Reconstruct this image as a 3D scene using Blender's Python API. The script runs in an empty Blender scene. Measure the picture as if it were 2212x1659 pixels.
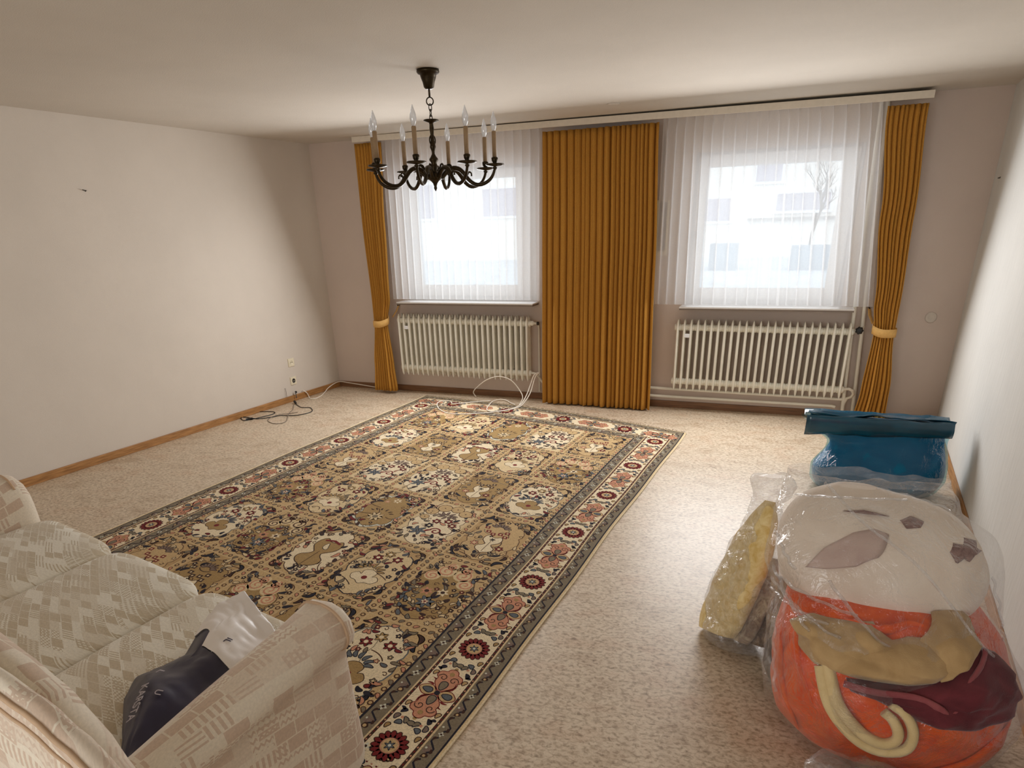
import bpy, math, random
from math import sin, cos, pi, radians
from mathutils import Vector, Matrix, noise as mnoise

S = bpy.context.scene
COL = S.collection

# ------------------------------------------------------------------ camera
cd = bpy.data.cameras.new('camera')
cam = bpy.data.objects.new('camera', cd); COL.objects.link(cam)
YAW, PITCH, ROLL = -0.3793885888, -0.4168393985, -0.0300575643
fw = Vector((sin(YAW)*cos(PITCH), cos(YAW)*cos(PITCH), sin(PITCH)))
rt0 = Vector((cos(YAW), -sin(YAW), 0)); up0 = rt0.cross(fw)
rt = cos(ROLL)*rt0 + sin(ROLL)*up0; up = -sin(ROLL)*rt0 + cos(ROLL)*up0
cam.matrix_world = Matrix(((rt.x, up.x, -fw.x, 4.64049), (rt.y, up.y, -fw.y, -6.39734),
                           (rt.z, up.z, -fw.z, 1.64054), (0, 0, 0, 1)))
cd.sensor_width = 36; cd.lens = 1429.797/2212*36; cd.shift_y = 291.65/2212
cd.clip_start = 0.03
S.camera = cam

# ------------------------------------------------------------------ light
w = bpy.data.worlds.new('overcast_sky'); S.world = w; w.use_nodes = True
bg = w.node_tree.nodes['Background']
bg.inputs['Color'].default_value = (0.93, 0.97, 1.0, 1); bg.inputs['Strength'].default_value = 1.6

def area(name, loc, rot, sx, sy, power, color, spread=180):
    l = bpy.data.lights.new(name, 'AREA'); l.shape = 'RECTANGLE'; l.size = sx; l.size_y = sy
    l.energy = power; l.color = color; l.spread = radians(spread)
    o = bpy.data.objects.new(name, l); COL.objects.link(o); o.location = loc; o.rotation_euler = rot
    return o
# daylight that comes through the two net curtains
area('window_daylight', (1.74, -0.37, 1.42), (radians(-70), 0, 0), 1.5, 0.85, 42, (0.985, 0.99, 1.0), 180)
area('window_daylight', (4.36, -0.37, 1.42), (radians(-70), 0, 0), 1.4, 0.85, 42, (0.985, 0.99, 1.0), 180)
# daylight falling through the panes onto the backs of the net curtains
area('pane_daylight', (1.70, 0.015, 1.56), (radians(-90), 0, 0), 1.4, 1.16, 5.6, (0.96, 0.98, 1.0), 180)
area('pane_daylight', (4.475, 0.015, 1.555), (radians(-90), 0, 0), 1.26, 1.16, 5.2, (0.96, 0.98, 1.0), 180)
# fill light added behind the camera to brighten the foreground
area('rear_fill_light', (2.6, -9.15, 1.3), (radians(90), 0, 0), 3.5, 1.9, 52, (1.0, 0.985, 0.965))

S.view_settings.view_transform = 'Standard'; S.view_settings.look = 'None'
S.view_settings.exposure = 0.12; S.view_settings.gamma = 1.0; S.view_settings.use_curve_mapping = False
S.cycles.use_denoising = True
S.cycles.max_bounces = 8; S.cycles.diffuse_bounces = 5; S.cycles.glossy_bounces = 4
S.cycles.transmission_bounces = 6; S.cycles.transparent_max_bounces = 40
S.cycles.sample_clamp_indirect = 6
S.cycles.caustics_reflective = False; S.cycles.caustics_refractive = False

# ------------------------------------------------------------------ helpers
rnd = random.Random(7)

def lin(r, g, b):
    f = lambda c: (c/12.92 if c <= 0.04045 else ((c+0.055)/1.055)**2.4)
    return (f(r/255), f(g/255), f(b/255), 1)

ORI = {}
class MB:
    """collects faces in world coordinates, builds one mesh object"""
    def __init__(s): s.v = []; s.f = []; s.mi = []; s.uv = None; s.sm = []
    def face(s, pts, mi=0, smooth=False):
        n = len(s.v); s.v += [tuple(p) for p in pts]; s.f.append(tuple(range(n, n+len(pts)))); s.mi.append(mi); s.sm.append(smooth)
    def grid(s, P, cu=False, cv=False, mi=0, uv=None, smooth=True, flip=False):
        nu, nv = len(P), len(P[0]); n = len(s.v)
        for r in P: s.v += [tuple(p) for p in r]
        if uv is not None:
            if s.uv is None: s.uv = {}
            for i in range(nu):
                for j in range(nv): s.uv[n+i*nv+j] = uv[i][j]
        for i in range(nu if cu else nu-1):
            for j in range(nv if cv else nv-1):
                a = n+i*nv+j; b = n+((i+1) % nu)*nv+j; c = n+((i+1) % nu)*nv+(j+1) % nv; d = n+i*nv+(j+1) % nv
                s.f.append((a, d, c, b) if flip else (a, b, c, d)); s.mi.append(mi); s.sm.append(smooth)
    def box(s, lo, hi, mi=0, T=None):
        x0, y0, z0 = lo; x1, y1, z1 = hi
        c = [(x0,y0,z0),(x1,y0,z0),(x1,y1,z0),(x0,y1,z0),(x0,y0,z1),(x1,y0,z1),(x1,y1,z1),(x0,y1,z1)]
        if T: c = [T(*q) for q in c]
        n = len(s.v); s.v += [tuple(q) for q in c]
        for q in [(0,3,2,1),(4,5,6,7),(0,1,5,4),(1,2,6,5),(2,3,7,6),(3,0,4,7)]:
            s.f.append(tuple(n+k for k in q)); s.mi.append(mi); s.sm.append(False)
    def lathe(s, prof, origin=(0,0,0), n=20, mi=0, axis='z'):
        o = Vector(origin); P = []
        for i in range(n):
            a = 2*pi*i/n; row = []
            for r, z in prof:
                if axis == 'z': q = Vector((r*cos(a), r*sin(a), z))
                elif axis == 'x': q = Vector((z, r*cos(a), r*sin(a)))
                else: q = Vector((r*sin(a), z, r*cos(a)))
                row.append(o+q)
            P.append(row)
        s.grid(P, cu=True, mi=mi)
    def tube(s, pts, r, n=8, mi=0, closed=False, taper=None):
        pts = [Vector(p) for p in pts]; P = []; m = len(pts)
        ref = None
        for i, p in enumerate(pts):
            t = (pts[(i+1) % m]-pts[i-1]) if closed else (pts[min(i+1, m-1)]-pts[max(i-1, 0)])
            t = t.normalized() if t.length > 1e-9 else Vector((0,0,1))
            if ref is None: ref = Vector((0,0,1)) if abs(t.z) < .9 else Vector((1,0,0))
            u = ref-t*ref.dot(t)
            if u.length < 1e-6: u = Vector((1,0,0)) - t*t.x
            u.normalize(); v = t.cross(u); ref = u
            rr = r if taper is None else (tuple(q*taper[i] for q in r) if isinstance(r, tuple) else r*taper[i])
            if isinstance(rr, tuple): P.append([p+u*rr[0]*cos(2*pi*k/n)+v*rr[1]*sin(2*pi*k/n) for k in range(n)])
            else: P.append([p+u*rr*cos(2*pi*k/n)+v*rr*sin(2*pi*k/n) for k in range(n)])
        n0 = len(s.v); s.grid(P, cu=closed, cv=True, mi=mi)
        if not closed:
            L = (len(P)-1)*n
            s.f.append(tuple(n0+k for k in range(n))[::-1]); s.mi.append(mi); s.sm.append(False)
            s.f.append(tuple(n0+L+k for k in range(n))); s.mi.append(mi); s.sm.append(False)
    def build(s, name, mat, parent=None, bevel=0, solid=0, subsurf=0, origin=None):
        o0 = Vector(origin) if origin else (Vector(parent.location) if parent else Vector((0,0,0)))
        if parent is not None and parent.parent is not None: o0 = ORI[parent.name]
        me = bpy.data.meshes.new(name)
        me.from_pydata([(x-o0.x, y-o0.y, z-o0.z) for x, y, z in s.v], [], s.f)
        mats = mat if isinstance(mat, (list, tuple)) else [mat]
        for m in mats: me.materials.append(m)
        if len(mats) > 1: me.polygons.foreach_set('material_index', s.mi)
        me.polygons.foreach_set('use_smooth', s.sm)
        if s.uv:
            ul = me.uv_layers.new(name='fabric')
            for lp in me.loops: ul.data[lp.index].uv = s.uv.get(lp.vertex_index, (0, 0))
        me.validate(); me.update()
        o = bpy.data.objects.new(name, me); COL.objects.link(o)
        if parent is not None:
            o.parent = parent; ORI[o.name] = o0
        else: o.location = o0
        if bevel:
            b = o.modifiers.new('bevel', 'BEVEL'); b.width = bevel; b.segments = 2; b.limit_method = 'ANGLE'
        if solid:
            b = o.modifiers.new('solid', 'SOLIDIFY'); b.thickness = solid; b.offset = 0
        if subsurf:
            b = o.modifiers.new('sub', 'SUBSURF'); b.levels = subsurf; b.render_levels = subsurf
        return o

def thing(name, label, cat, loc, group=None):
    o = bpy.data.objects.new(name, None); COL.objects.link(o); o.location = loc; o.empty_display_size = .1
    return tag(o, label, cat, group)
def tag(o, label, cat, group=None):
    o['label'] = label; o['category'] = cat
    if group: o['group'] = group
    return o
def struct(o): o['kind'] = 'structure'; return o
def copy_part(src, parent, off):
    c = src.copy(); COL.objects.link(c); c.parent = parent; c.location = Vector(src.location)+Vector(off)
    for ch in src.children:
        d = ch.copy(); COL.objects.link(d); d.parent = c
    return c

def catmull(pts, n):
    """smooth resampling of a list of tuples"""
    out = []; m = len(pts)
    for k in range(n):
        t = k/(n-1)*(m-1); i = min(int(t), m-2); f = t-i
        p0, p1, p2, p3 = pts[max(i-1,0)], pts[i], pts[i+1], pts[min(i+2,m-1)]
        out.append(tuple(0.5*((2*b)+(-a+c)*f+(2*a-5*b+4*c-d)*f*f+(-a+3*b-3*c+d)*f**3) for a, b, c, d in zip(p0,p1,p2,p3)))
    return out
def lerp_tab(tab, x):
    if x <= tab[0][0]: return tab[0][1:]
    for (a, b) in zip(tab, tab[1:]):
        if x <= b[0]:
            f = (x-a[0])/(b[0]-a[0]); return tuple(p+(q-p)*f for p, q in zip(a[1:], b[1:]))
    return tab[-1][1:]
def nz(p, s, seed=0.0):
    return mnoise.noise(Vector((p[0]*s+seed, p[1]*s+seed*1.7, p[2]*s-seed)))

# ------------------------------------------------------------------ materials
def new_mat(name):
    m = bpy.data.materials.new(name); m.use_nodes = True
    nt = m.node_tree; return m, nt, nt.nodes['Principled BSDF']
def N(nt, typ, **kw):
    n = nt.nodes.new(typ)
    for k, v in kw.items():
        if k.startswith('i_'): n.inputs[k[2:].replace('_', ' ')].default_value = v
        else: setattr(n, k, v)
    return n
def ramp(nt, fac, stops):
    r = nt.nodes.new('ShaderNodeValToRGB'); e = r.color_ramp.elements
    e[0].position, e[0].color = stops[0]; e[1].position, e[1].color = stops[-1]
    for p, c in stops[1:-1]:
        x = e.new(p); x.color = c
    nt.links.new(fac, r.inputs[0]); return r.outputs[0]
def plain(name, col, rough=.6, var=.08, scale=30, metal=0, bump=0, bscale=200, coat=0, sheen=0, spec=.5):
    m, nt, b = new_mat(name)
    tc = N(nt, 'ShaderNodeTexCoord'); no = N(nt, 'ShaderNodeTexNoise', i_Scale=scale, i_Detail=4.0)
    nt.links.new(tc.outputs['Object'], no.inputs['Vector'])
    c = lin(*col); d = tuple(x*(1-var) for x in c[:3])+(1,); e = tuple(min(1, x*(1+var)) for x in c[:3])+(1,)
    nt.links.new(ramp(nt, no.outputs['Fac'], [(.3, d), (.7, e)]), b.inputs['Base Color'])
    b.inputs['Roughness'].default_value = rough; b.inputs['Metallic'].default_value = metal
    b.inputs['Coat Weight'].default_value = coat; b.inputs['Sheen Weight'].default_value = sheen
    b.inputs['Specular IOR Level'].default_value = spec
    if bump:
        n2 = N(nt, 'ShaderNodeTexNoise', i_Scale=bscale, i_Detail=3.0); nt.links.new(tc.outputs['Object'], n2.inputs['Vector'])
        bp = N(nt, 'ShaderNodeBump', i_Strength=bump, i_Distance=.003); nt.links.new(n2.outputs['Fac'], bp.inputs['Height'])
        nt.links.new(bp.outputs[0], b.inputs['Normal'])
    return m

def wall_mat(name, col, bump=.25, stretch=(1, 1, 1), bscale=220, var=.04):
    m, nt, b = new_mat(name)
    tc = N(nt, 'ShaderNodeTexCoord'); mp = N(nt, 'ShaderNodeMapping'); mp.inputs['Scale'].default_value = stretch
    nt.links.new(tc.outputs['Object'], mp.inputs['Vector'])
    n1 = N(nt, 'ShaderNodeTexNoise', i_Scale=1.3, i_Detail=5.0, i_Roughness=.6); nt.links.new(tc.outputs['Object'], n1.inputs['Vector'])
    c = lin(*col); d = tuple(x*(1-var) for x in c[:3])+(1,); e = tuple(min(1, x*(1+var*.5)) for x in c[:3])+(1,)
    nt.links.new(ramp(nt, n1.outputs['Fac'], [(.35, d), (.65, e)]), b.inputs['Base Color'])
    n2 = N(nt, 'ShaderNodeTexNoise', i_Scale=bscale, i_Detail=3.0); nt.links.new(mp.outputs[0], n2.inputs['Vector'])
    bp = N(nt, 'ShaderNodeBump', i_Strength=bump, i_Distance=.004); nt.links.new(n2.outputs['Fac'], bp.inputs['Height'])
    nt.links.new(bp.outputs[0], b.inputs['Normal']); b.inputs['Roughness'].default_value = .9
    b.inputs['Specular IOR Level'].default_value = .2
    return m

M_wall = wall_mat('woodchip_wall_paint', (209, 199, 187))
M_wall_b = wall_mat('woodchip_back_wall_shaded', (208, 192, 180))  # wall paint tinted browner, the back wall's shading put into its colour
M_wall_r = wall_mat('brushed_plaster', (214, 213, 209), bump=.9, stretch=(1, .6, .12), bscale=45, var=.05)
M_ceil = wall_mat('ceiling_paint', (205, 197, 186), bump=.35, bscale=160)

def floor_mat():
    m, nt, b = new_mat('mottled_vinyl_floor')
    tc = N(nt, 'ShaderNodeTexCoord'); mp = N(nt, 'ShaderNodeMapping'); mp.inputs['Scale'].default_value = (1, 1.4, 1); mp.inputs['Rotation'].default_value = (0, 0, -.2)
    nt.links.new(tc.outputs['Object'], mp.inputs['Vector'])
    n1 = N(nt, 'ShaderNodeTexNoise', i_Scale=46.0, i_Detail=6.0, i_Roughness=.6, i_Distortion=.5)
    n2 = N(nt, 'ShaderNodeTexNoise', i_Scale=4.0, i_Detail=4.0, i_Roughness=.6)
    for n in (n1, n2): nt.links.new(mp.outputs[0], n.inputs['Vector'])
    c1 = ramp(nt, n1.outputs['Fac'], [(.28, lin(136, 120, 99)), (.44, lin(188, 171, 148)), (.58, lin(217, 204, 184)), (.74, lin(196, 179, 156))])
    c2 = ramp(nt, n2.outputs['Fac'], [(.35, lin(228, 214, 200)), (.5, lin(255, 250, 244)), (.68, lin(240, 222, 208))])
    mx = N(nt, 'ShaderNodeMix', data_type='RGBA', blend_type='MULTIPLY'); mx.inputs[0].default_value = .8
    nt.links.new(c1, mx.inputs[6]); nt.links.new(c2, mx.inputs[7]); nt.links.new(mx.outputs[2], b.inputs['Base Color'])
    b.inputs['Roughness'].default_value = .40; b.inputs['Specular IOR Level'].default_value = .5
    bp = N(nt, 'ShaderNodeBump', i_Strength=.12, i_Distance=.002); nt.links.new(n1.outputs['Fac'], bp.inputs['Height'])
    nt.links.new(bp.outputs[0], b.inputs['Normal'])
    return m
M_floor = floor_mat()

def wood_mat(name, c1, c2, axis):
    m, nt, b = new_mat(name)
    tc = N(nt, 'ShaderNodeTexCoord'); mp = N(nt, 'ShaderNodeMapping')
    sc = [90, 90, 90]; sc[axis] = 4; mp.inputs['Scale'].default_value = sc
    nt.links.new(tc.outputs['Object'], mp.inputs['Vector'])
    n = N(nt, 'ShaderNodeTexNoise', i_Scale=1.0, i_Detail=5.0); nt.links.new(mp.outputs[0], n.inputs['Vector'])
    nt.links.new(ramp(nt, n.outputs['Fac'], [(.3, lin(*c1)), (.7, lin(*c2))]), b.inputs['Base Color'])
    b.inputs['Roughness'].default_value = .5
    return m
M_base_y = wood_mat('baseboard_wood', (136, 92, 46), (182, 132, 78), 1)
M_base_x = wood_mat('baseboard_wood_shaded', (104, 72, 46), (142, 100, 66), 0)  # darker copy of the baseboard wood, shadow put into its colour
M_white = plain('white_window_plastic', (238, 240, 243), .35, .01)
M_sill = plain('sill_marble', (232, 230, 228), .3, .03)
M_sill_edge = plain('sill_edge', (126, 112, 100), .5, .05)
M_rad = plain('radiator_enamel', (234, 230, 216), .38, .04, 12)
M_rail = plain('rail_cream', (222, 212, 196), .5, .04)
M_brass = plain('antique_brass', (52, 42, 26), .38, .35, 60, metal=.85)
M_sleeve = plain('candle_sleeve', (150, 124, 92), .7, .1)
M_black = plain('black_rubber', (22, 21, 22), .45, .1)
M_whitecord = plain('white_cord', (240, 232, 218), .5, .03)
M_socket = plain('socket_plastic', (226, 216, 190), .35, .03)
M_dark = plain('dark_hole', (40, 34, 28), .6, .1)
M_gray = plain('wire_grey', (120, 108, 96), .5, .1)

def drape_mat():
    m, nt, b = new_mat('amber_velvet')
    tc = N(nt, 'ShaderNodeTexCoord'); n = N(nt, 'ShaderNodeTexNoise', i_Scale=240.0, i_Detail=3.0); nt.links.new(tc.outputs['Object'], n.inputs['Vector'])
    nt.links.new(ramp(nt, n.outputs['Fac'], [(.3, lin(176, 124, 52)), (.7, lin(198, 146, 66))]), b.inputs['Base Color'])
    b.inputs['Roughness'].default_value = .85; b.inputs['Sheen Weight'].default_value = .15; b.inputs['Sheen Roughness'].default_value = .4
    b.inputs['Sheen Tint'].default_value = lin(240, 180, 80); b.inputs['Specular IOR Level'].default_value = .15
    return m
M_drape = drape_mat()
M_tie = plain('tieback_cloth', (222, 176, 104), .85, .06, 60)

def sheer_mat():
    m = bpy.data.materials.new('white_net_curtain'); m.use_nodes = True; nt = m.node_tree
    nt.nodes.remove(nt.nodes['Principled BSDF']); out = nt.nodes['Material Output']
    tc = N(nt, 'ShaderNodeTexCoord'); n = N(nt, 'ShaderNodeTexNoise', i_Scale=90.0, i_Detail=2.0); nt.links.new(tc.outputs['Object'], n.inputs['Vector'])
    tr = N(nt, 'ShaderNodeBsdfTransparent'); tl = N(nt, 'ShaderNodeBsdfTranslucent'); df = N(nt, 'ShaderNodeBsdfDiffuse')
    col = ramp(nt, n.outputs['Fac'], [(.3, lin(247, 248, 250)), (.7, lin(252, 252, 252))])
    nt.links.new(col, tl.inputs['Color']); nt.links.new(col, df.inputs['Color'])
    m1 = N(nt, 'ShaderNodeMixShader'); m1.inputs[0].default_value = .3
    nt.links.new(tl.outputs[0], m1.inputs[1]); nt.links.new(df.outputs[0], m1.inputs[2])
    m2 = N(nt, 'ShaderNodeMixShader'); m2.inputs[0].default_value = .52
    nt.links.new(tr.outputs[0], m2.inputs[1]); nt.links.new(m1.outputs[0], m2.inputs[2]); nt.links.new(m2.outputs[0], out.inputs['Surface'])
    return m
M_sheer = sheer_mat()

def glass_mat(name, tint=(1, 1, 1, 1), gloss=.06, white=0.0, rough=.02, bump=0, bscale=20, bdist=.01):
    """thin clear sheet: window pane or plastic film"""
    m = bpy.data.materials.new(name); m.use_nodes = True; nt = m.node_tree
    nt.nodes.remove(nt.nodes['Principled BSDF']); out = nt.nodes['Material Output']
    tr = N(nt, 'ShaderNodeBsdfTransparent'); tr.inputs['Color'].default_value = tint
    gl = N(nt, 'ShaderNodeBsdfGlossy'); gl.inputs['Roughness'].default_value = rough
    base = tr.outputs[0]; fac = None
    if bump:
        tc = N(nt, 'ShaderNodeTexCoord'); mu = N(nt, 'ShaderNodeTexNoise', i_Scale=bscale, i_Detail=5.0, i_Roughness=.6, i_Distortion=1.2)
        nt.links.new(tc.outputs['Object'], mu.inputs['Vector'])
        bp = N(nt, 'ShaderNodeBump', i_Strength=bump, i_Distance=bdist); nt.links.new(mu.outputs['Fac'], bp.inputs['Height'])
        nt.links.new(bp.outputs[0], gl.inputs['Normal'])
        fac = ramp(nt, mu.outputs['Fac'], [(.35, (white*.35,)*3+(1,)), (.7, (min(1, white*1.8),)*3+(1,))])
    if white:
        df = N(nt, 'ShaderNodeBsdfDiffuse'); df.inputs['Color'].default_value = (.86, .86, .87, 1)
        tl = N(nt, 'ShaderNodeBsdfTranslucent'); tl.inputs['Color'].default_value = (.86, .86, .87, 1)
        mm = N(nt, 'ShaderNodeMixShader'); mm.inputs[0].default_value = .4
        nt.links.new(df.outputs[0], mm.inputs[1]); nt.links.new(tl.outputs[0], mm.inputs[2])
        m1 = N(nt, 'ShaderNodeMixShader'); m1.inputs[0].default_value = white
        if fac is not None: nt.links.new(fac, m1.inputs[0])
        nt.links.new(base, m1.inputs[1]); nt.links.new(mm.outputs[0], m1.inputs[2]); base = m1.outputs[0]
    lw = N(nt, 'ShaderNodeLayerWeight', i_Blend=.25)
    ad = N(nt, 'ShaderNodeMath', operation='MULTIPLY_ADD'); ad.inputs[1].default_value = .5 if not bump else .30; ad.inputs[2].default_value = gloss
    if bump: nt.links.new(bp.outputs[0], lw.inputs['Normal'])
    nt.links.new(lw.outputs['Fresnel'], ad.inputs[0])
    m2 = N(nt, 'ShaderNodeMixShader'); nt.links.new(ad.outputs[0], m2.inputs[0])
    nt.links.new(base, m2.inputs[1]); nt.links.new(gl.outputs[0], m2.inputs[2]); nt.links.new(m2.outputs[0], out.inputs['Surface'])
    return m
M_pane = glass_mat('window_glass', (.97, .99, 1, 1), .02)
M_film = glass_mat('clear_plastic_film', (.985, .985, .985, 1), .045, .03, .05, .9, 9, .03)
M_film2 = glass_mat('crumpled_clear_film', (.97, .97, .975, 1), .07, .09, .05, 1.0, 16, .03)
M_bulb = glass_mat('clear_bulb_glass', (.96, .97, .98, 1), .16, .42, .05)
# ================================================================== ROOM
H = 2.45; LW = .0923; RWX, RWA = 6.0, .095       # side walls run slightly askew to the window wall
YB = -9.2
lx = lambda y: LW*y
rx = lambda y: RWX+RWA*y
def quadbox(mb, p, z0, z1):
    n = len(mb.v); mb.v += [(x, y, z0) for x, y in p]+[(x, y, z1) for x, y in p]; k = len(p)
    mb.f.append(tuple(n+i for i in range(k))[::-1]); mb.f.append(tuple(n+k+i for i in range(k)))
    for i in range(k): mb.f.append((n+i, n+(i+1) % k, n+k+(i+1) % k, n+k+i))
    mb.mi += [0]*(k+2); mb.sm += [False]*(k+2)
T = .30
mb = MB(); quadbox(mb, [(lx(YB)-T, YB-T), (rx(YB)+T, YB-T), (RWX+T, T), (-T, T)], -.2, 0); struct(mb.build('floor', M_floor))
mb = MB(); quadbox(mb, [(lx(YB)-T, YB-T), (rx(YB)+T, YB-T), (RWX+T, T), (-T, T)], H, H+.2); struct(mb.build('ceiling', M_ceil))
mb = MB(); quadbox(mb, [(lx(YB)-T, YB-T), (lx(YB), YB), (0, 0), (0, T), (-T, T)], 0, H); struct(mb.build('wall_left', M_wall))
mb = MB(); quadbox(mb, [(rx(YB), YB), (rx(YB)+T, YB-T), (RWX+T, T), (RWX, T), (RWX, 0)], 0, H); struct(mb.build('wall_right', M_wall_r))
mb = MB(); fx0, fx1, fz0, fz1 = .8, 4.4, .3, 2.3          # window added behind the camera to go with the fill light
mb.box((lx(YB)-T, YB-T, 0), (fx0, YB, H)); mb.box((fx1, YB-T, 0), (rx(YB)+T, YB, H)); mb.box((fx0, YB-T, 0), (fx1, YB, fz0)); mb.box((fx0, YB-T, fz1), (fx1, YB, H)); struct(mb.build('wall_front', M_wall))
e3 = bpy.data.objects.new('window_3', None); COL.objects.link(e3); e3.location = (2.6, YB-.15, fz0); struct(e3)
mb = MB()
for a, b in ((fx0, fx0+.07), (2.565, 2.635), (fx1-.07, fx1)): mb.box((a, YB-.2, fz0), (b, YB-.13, fz1))
mb.box((fx0, YB-.2, fz0), (fx1, YB-.13, fz0+.07)); mb.box((fx0, YB-.2, fz1-.07), (fx1, YB-.13, fz1)); mb.build('window_frame', M_white, e3)
mb = MB(); mb.box((fx0+.06, YB-.17, fz0+.06), (fx1-.06, YB-.165, fz1-.06)); mb.build('pane', M_pane, e3)
# back wall with two window openings
WIN = [(0.98, 2.42, 0.955, 2.16), (3.83, 5.12, 0.945, 2.16)]
mb = MB()
xs = [0, WIN[0][0], WIN[0][1], WIN[1][0], WIN[1][1], RWX]
for i in range(5):
    a, b = xs[i], xs[i+1]
    if i in (1, 3):
        o = WIN[i//2]; mb.box((a, 0, 0), (b, T, o[2])); mb.box((a, 0, o[3]), (b, T, H))
    else: mb.box((a, 0, 0), (b, T, H))
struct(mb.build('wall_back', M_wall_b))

HB, TB = .062, .014
mb = MB(); quadbox(mb, [(lx(YB), YB), (lx(YB)+TB, YB), (TB, -TB), (0, 0)], 0, HB); struct(mb.build('baseboard_left', M_base_y, bevel=.003))
mb = MB(); quadbox(mb, [(rx(YB)-TB, YB), (rx(YB), YB), (RWX, 0), (RWX-TB, -TB)], 0, HB); struct(mb.build('baseboard_right', M_base_y, bevel=.003))
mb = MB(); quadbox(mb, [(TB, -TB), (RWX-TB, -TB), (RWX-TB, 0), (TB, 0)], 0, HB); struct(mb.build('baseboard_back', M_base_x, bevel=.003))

def window(i, fx0, fx1, fz0, fz1, gx0, gx1, gz0, gz1, sx0, sx1, sz):
    ox0, ox1, oz0, oz1 = WIN[i]
    e = bpy.data.objects.new('window_%d' % (i+1), None); COL.objects.link(e); e.location = ((ox0+ox1)/2, .14, oz0); struct(e)
    def ring(mb, a, b, y0, y1):
        (x0, x1, z0, z1), (u0, u1, w0, w1) = a, b
        mb.box((x0, y0, z0), (u0, y1, z1)); mb.box((u1, y0, z0), (x1, y1, z1))
        mb.box((u0, y0, z0), (u1, y1, w0)); mb.box((u0, y0, w1), (u1, y1, z1))
    mb = MB(); ring(mb, (ox0, ox1, oz0, oz1), (fx0, fx1, fz0, fz1), .13, .20); mb.build('window_frame', M_white, e, bevel=.004)
    mb = MB(); ring(mb, (fx0-.01, fx1+.01, fz0-.01, fz1+.01), (gx0, gx1, gz0, gz1), .11, .18); mb.build('sash', M_white, e, bevel=.006)
    mb = MB(); mb.box((gx0-.005, .142, gz0-.005), (gx1+.005, .148, gz1+.005)); mb.build('pane', M_pane, e)
    mb = MB(); mb.box((gx0-.055, .085, (gz0+gz1)/2-.07), (gx0-.035, .11, (gz0+gz1)/2-.02)); mb.tube([(gx0-.045, .08, (gz0+gz1)/2-.045), (gx0-.045, .065, (gz0+gz1)/2-.045), (gx0-.045, .06, (gz0+gz1)/2-.16)], .008); mb.build('window_handle', M_white, e)
    mb = MB(); mb.box((sx0, -.19, sz), (sx1, .13, sz+.012)); s = mb.build('window_sill', M_sill, e, bevel=.002)
    mb = MB(); mb.box((sx0+.002, -.188, sz-.014), (sx1-.002, .0, sz)); mb.build('sill_edge', M_sill_edge, s)
window(0, 1.03, 2.37, 1.0, 2.13, 1.125, 2.18, 1.10, 2.06, .958, 2.44, .945)
window(1, 3.86, 5.08, .99, 2.13, 3.935, 4.975, 1.08, 2.045, 3.81, 5.208, .934)

# ================================================================== OUTSIDE
M_facade = wall_mat('neighbour_render', (240, 236, 230), bump=.2, bscale=30)
M_trimg = plain('grey_trim', (150, 146, 142), .7, .1)
M_pav = plain('paving_outside', (196, 206, 214), .9, .1, 3)
M_outwin = plain('dark_window_pane', (178, 172, 184), .15, .1, 2)
M_bin = plain('grey_bin_plastic', (150, 164, 176), .5, .05)
M_bark = plain('bark', (84, 74, 66), .9, .3, 20)
M_roof = plain('roof_tile', (120, 100, 92), .8, .2)
gz = lambda y: .50+.058*y
mb = MB(); mb.box((-14, .32, -.25), (20, 26, 0), T=lambda x, y, z: (x, y, z+gz(y))); struct(mb.build('ground_outside', M_pav))
house = thing('house', 'pale rendered house across the yard seen through the net curtains', 'house', (3, 8, .9))
mb = MB(); mb.box((-9, 8, .7), (14, 8.4, 7.2)); mb.build('wall', M_facade, house)
mb = MB(); mb.box((3.86, 7.93, 1.60), (14.2, 8, 1.645)); mb.build('plinth_band', M_trimg, house)
mb = MB(); mb.box((-9.3, 7.5, 7.2), (14.3, 8.6, 7.5)); mb.build('roof_edge', M_roof, house)
for (a, b, z0, z1) in [(-1.52, -.75, 1.84, 2.36), (-3.6, -2.7, 1.84, 2.5), (3.0, 3.56, 1.62, 2.0), (4.35, 5.25, 1.76, 2.04), (3.95, 4.38, 2.26, 2.75), (6.4, 7.4, 2.2, 3.0)]:
    mb = MB(); mb.box((a-.05, 7.95, z0-.05), (b+.05, 8.0, z1+.05)); wf = mb.build('window', M_white, house)
    mb = MB(); mb.box((a, 7.94, z0), (b, 7.955, z1)); mb.build('pane', M_outwin, wf)
gw = MB(); gw.box((4.70, 6.0, .8), (7.2, 6.25, 1.225)); tag(gw.build('garden_wall', M_bin), 'low blue-grey wall in the yard behind the right-hand net curtain', 'wall', None)
gw = MB(); gw.box((3.42, 6.0, .78), (3.85, 6.5, 1.27)); tag(gw.build('storage_box', M_bin), 'blue-grey box in the yard nearer the amber middle curtain', 'box', None)
tree = thing('bare_tree', 'bare leafless tree in the yard behind the right window', 'tree', (5.0, 7.4, .9))
mb = MB()
def branch(p, d, l, r, k):
    q = p+d*l; m = p+d*l*.5+Vector((rnd.uniform(-.06, .06), 0, rnd.uniform(-.03, .06)))*l
    mb.tube([p, m, q], r, 5, taper=[1, .8, .6])
    if k:
        for j in range(3):
            nd = (d+Vector((rnd.uniform(-.8, .8), rnd.uniform(-.4, .4), rnd.uniform(-.1, .6)))).normalized()
            branch(p+d*l*rnd.uniform(.55, 1), nd, l*rnd.uniform(.5, .75), r*.55, k-1)
branch(Vector((5.0, 7.4, .9)), Vector((.05, 0, 1)), .8, .035, 5)
mb.build('branches', M_bark, tree)

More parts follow.
